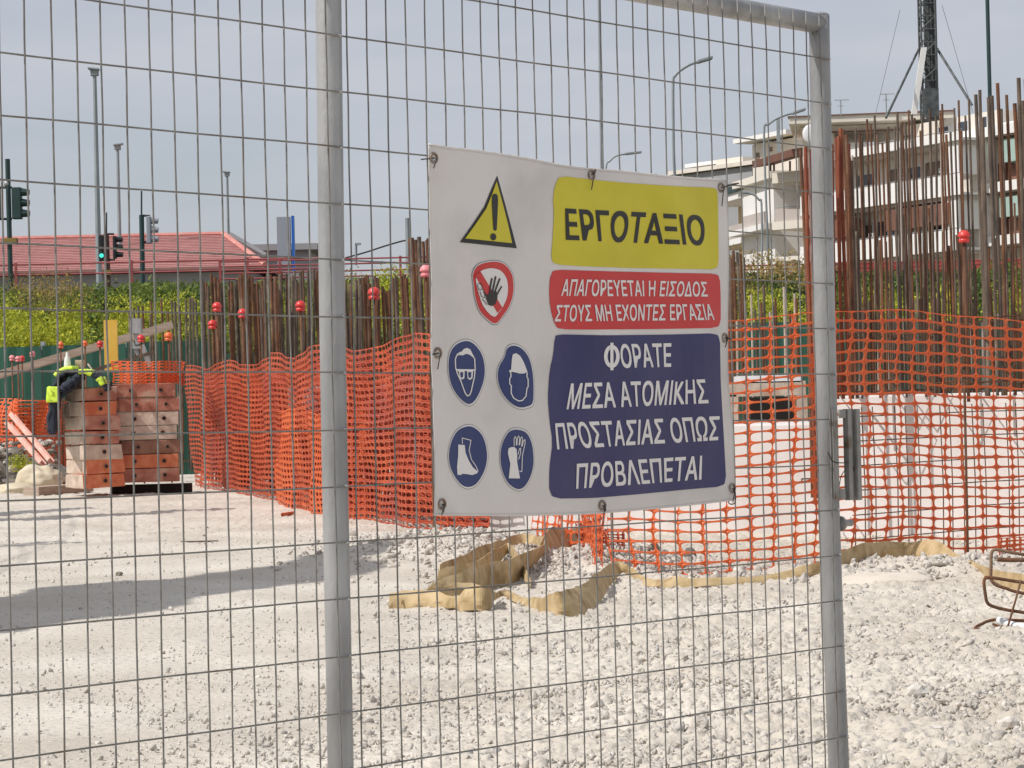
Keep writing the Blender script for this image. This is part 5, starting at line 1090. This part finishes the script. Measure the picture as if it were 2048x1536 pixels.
b = MB(); a_, c_ = D(1848, 95, 145), D(1828, 228, 145); b.box((a_+c_)/2, (.16, 0, 0), (0, .1, 0), (c_-a_)/2); b.build('antenna_panel', M['bwhite'], mt)
b = MB(); b.box(D(1862, 205, 145), (.42, 0, 0), (0, .25, 0), (0, 0, .8)); b.build('cabinet', M['mast'], mt)
for a_, c_ in (((1800, 20), (1752, 225)), ((1884, 10), (1946, 225))): b = MB(); b.tube([D(*a_, 146), D(*c_, 146)], .012, 4); b.build('guy_wire', M['mast'], mt)
for x, y, lb in ((1681, 200, 'small rooftop aerial just right of the gate post'), (1772, 188, 'small rooftop aerial left of the mast strut')):
    p = D(x, y, 148); q = D(x+1, 232, 148); b = MB(); b.tube([q, p], .04, 5); b.tube([p-Vector((.35, 0, 0)), p+Vector((.5, 0, 0))], .025, 4); b.tube([p-Vector((.2, 0, .35)), p+Vector((.2, 0, -.35))], .02, 4); tag(b.build('roof_aerial', M['grey']), lb, 'aerial')
# ------------------------------------------------------------------ tree outside the frame whose shade falls on the ground at left
def tree(base, crowns, label):
    t = thing('shade_tree', label, 'tree', base); b = MB(); top = Vector(crowns[0][0])
    b.tube(cr([Vector(base), Vector(base)*.6+top*.4+Vector((.1, 0, .3)), top], 5), [.16-.08*k/10 for k in range(11)], 8)
    for k, (c, _) in enumerate(crowns[1:]): b.tube(cr([Vector(base)*.45+top*.55, (top+Vector(c))/2+Vector((0, 0, -.2)), Vector(c)], 4), .035 if k < 4 else .006, 6)
    b.build('trunk', M['bark'], t, True); r = np.random.default_rng(4); Vs = []
    for c, (a_, b_, c_, rot, n) in crowns:
        u = r.normal(size=(n, 3)); u /= np.linalg.norm(u, axis=1, keepdims=True); u *= r.random((n, 1))**.33; x = u[:, 0]*a_; y = u[:, 1]*b_; z = u[:, 2]*c_
        X_ = c[0]+x*math.cos(rot)-y*math.sin(rot); Y_ = c[1]+x*math.sin(rot)+y*math.cos(rot); q = np.stack([X_, Y_, c[2]+z], -1)[:, None]
        d1 = r.normal(size=(n, 1, 3)); d1 /= np.linalg.norm(d1, axis=-1, keepdims=True); d2 = np.cross(d1, r.normal(size=(n, 1, 3))); d2 /= np.linalg.norm(d2, axis=-1, keepdims=True); L = r.uniform(.05, .10, (n, 1, 1))
        Vs.append(np.concatenate([q-d2*L*.5, q+d1*L, q+d2*L*.5, q-d1*L], 1).reshape(-1, 3))
    V = np.concatenate(Vs); npmesh('crown', V, np.arange(len(V)).reshape(-1, 4), M['leaf'], t)
HT = 4.3; sh_ = Vector((SUN_AZ.x, SUN_AZ.y, 0))*HT/math.tan(SUN_EL)
def above(px, py, dz=0):
    p = G(px, py); return (p.x+sh_.x*(HT+dz)/HT, p.y+sh_.y*(HT+dz)/HT, HT+dz)
q0, q1, q2, q3 = above(60, 1222), above(330, 1180), above(560, 1150), above(690, 1118)
ang = math.atan2(q3[1]-q0[1], q3[0]-q0[0])
tree((-5.4, 7.6, 0), [(q0, (1.0, .60, .25, ang, 8500)), (q1, (1.0, .56, .22, ang, 8000)), (q2, (.9, .44, .2, ang, 5500)), (q3, (.6, .22, .15, ang, 1500)), (above(-150, 1250), (.9, .6, .3, ang, 5000)), (above(40, 1088), (.25, .5, .1, ang+1.2, 120)), (above(150, 1034, .5), (.2, 1.6, .15, ang+1.0, 700)), (above(-80, 1034, .5), (.3, 1.4, .2, ang+1.0, 1100))], 'leafy tree left of the camera view that shades the ground')
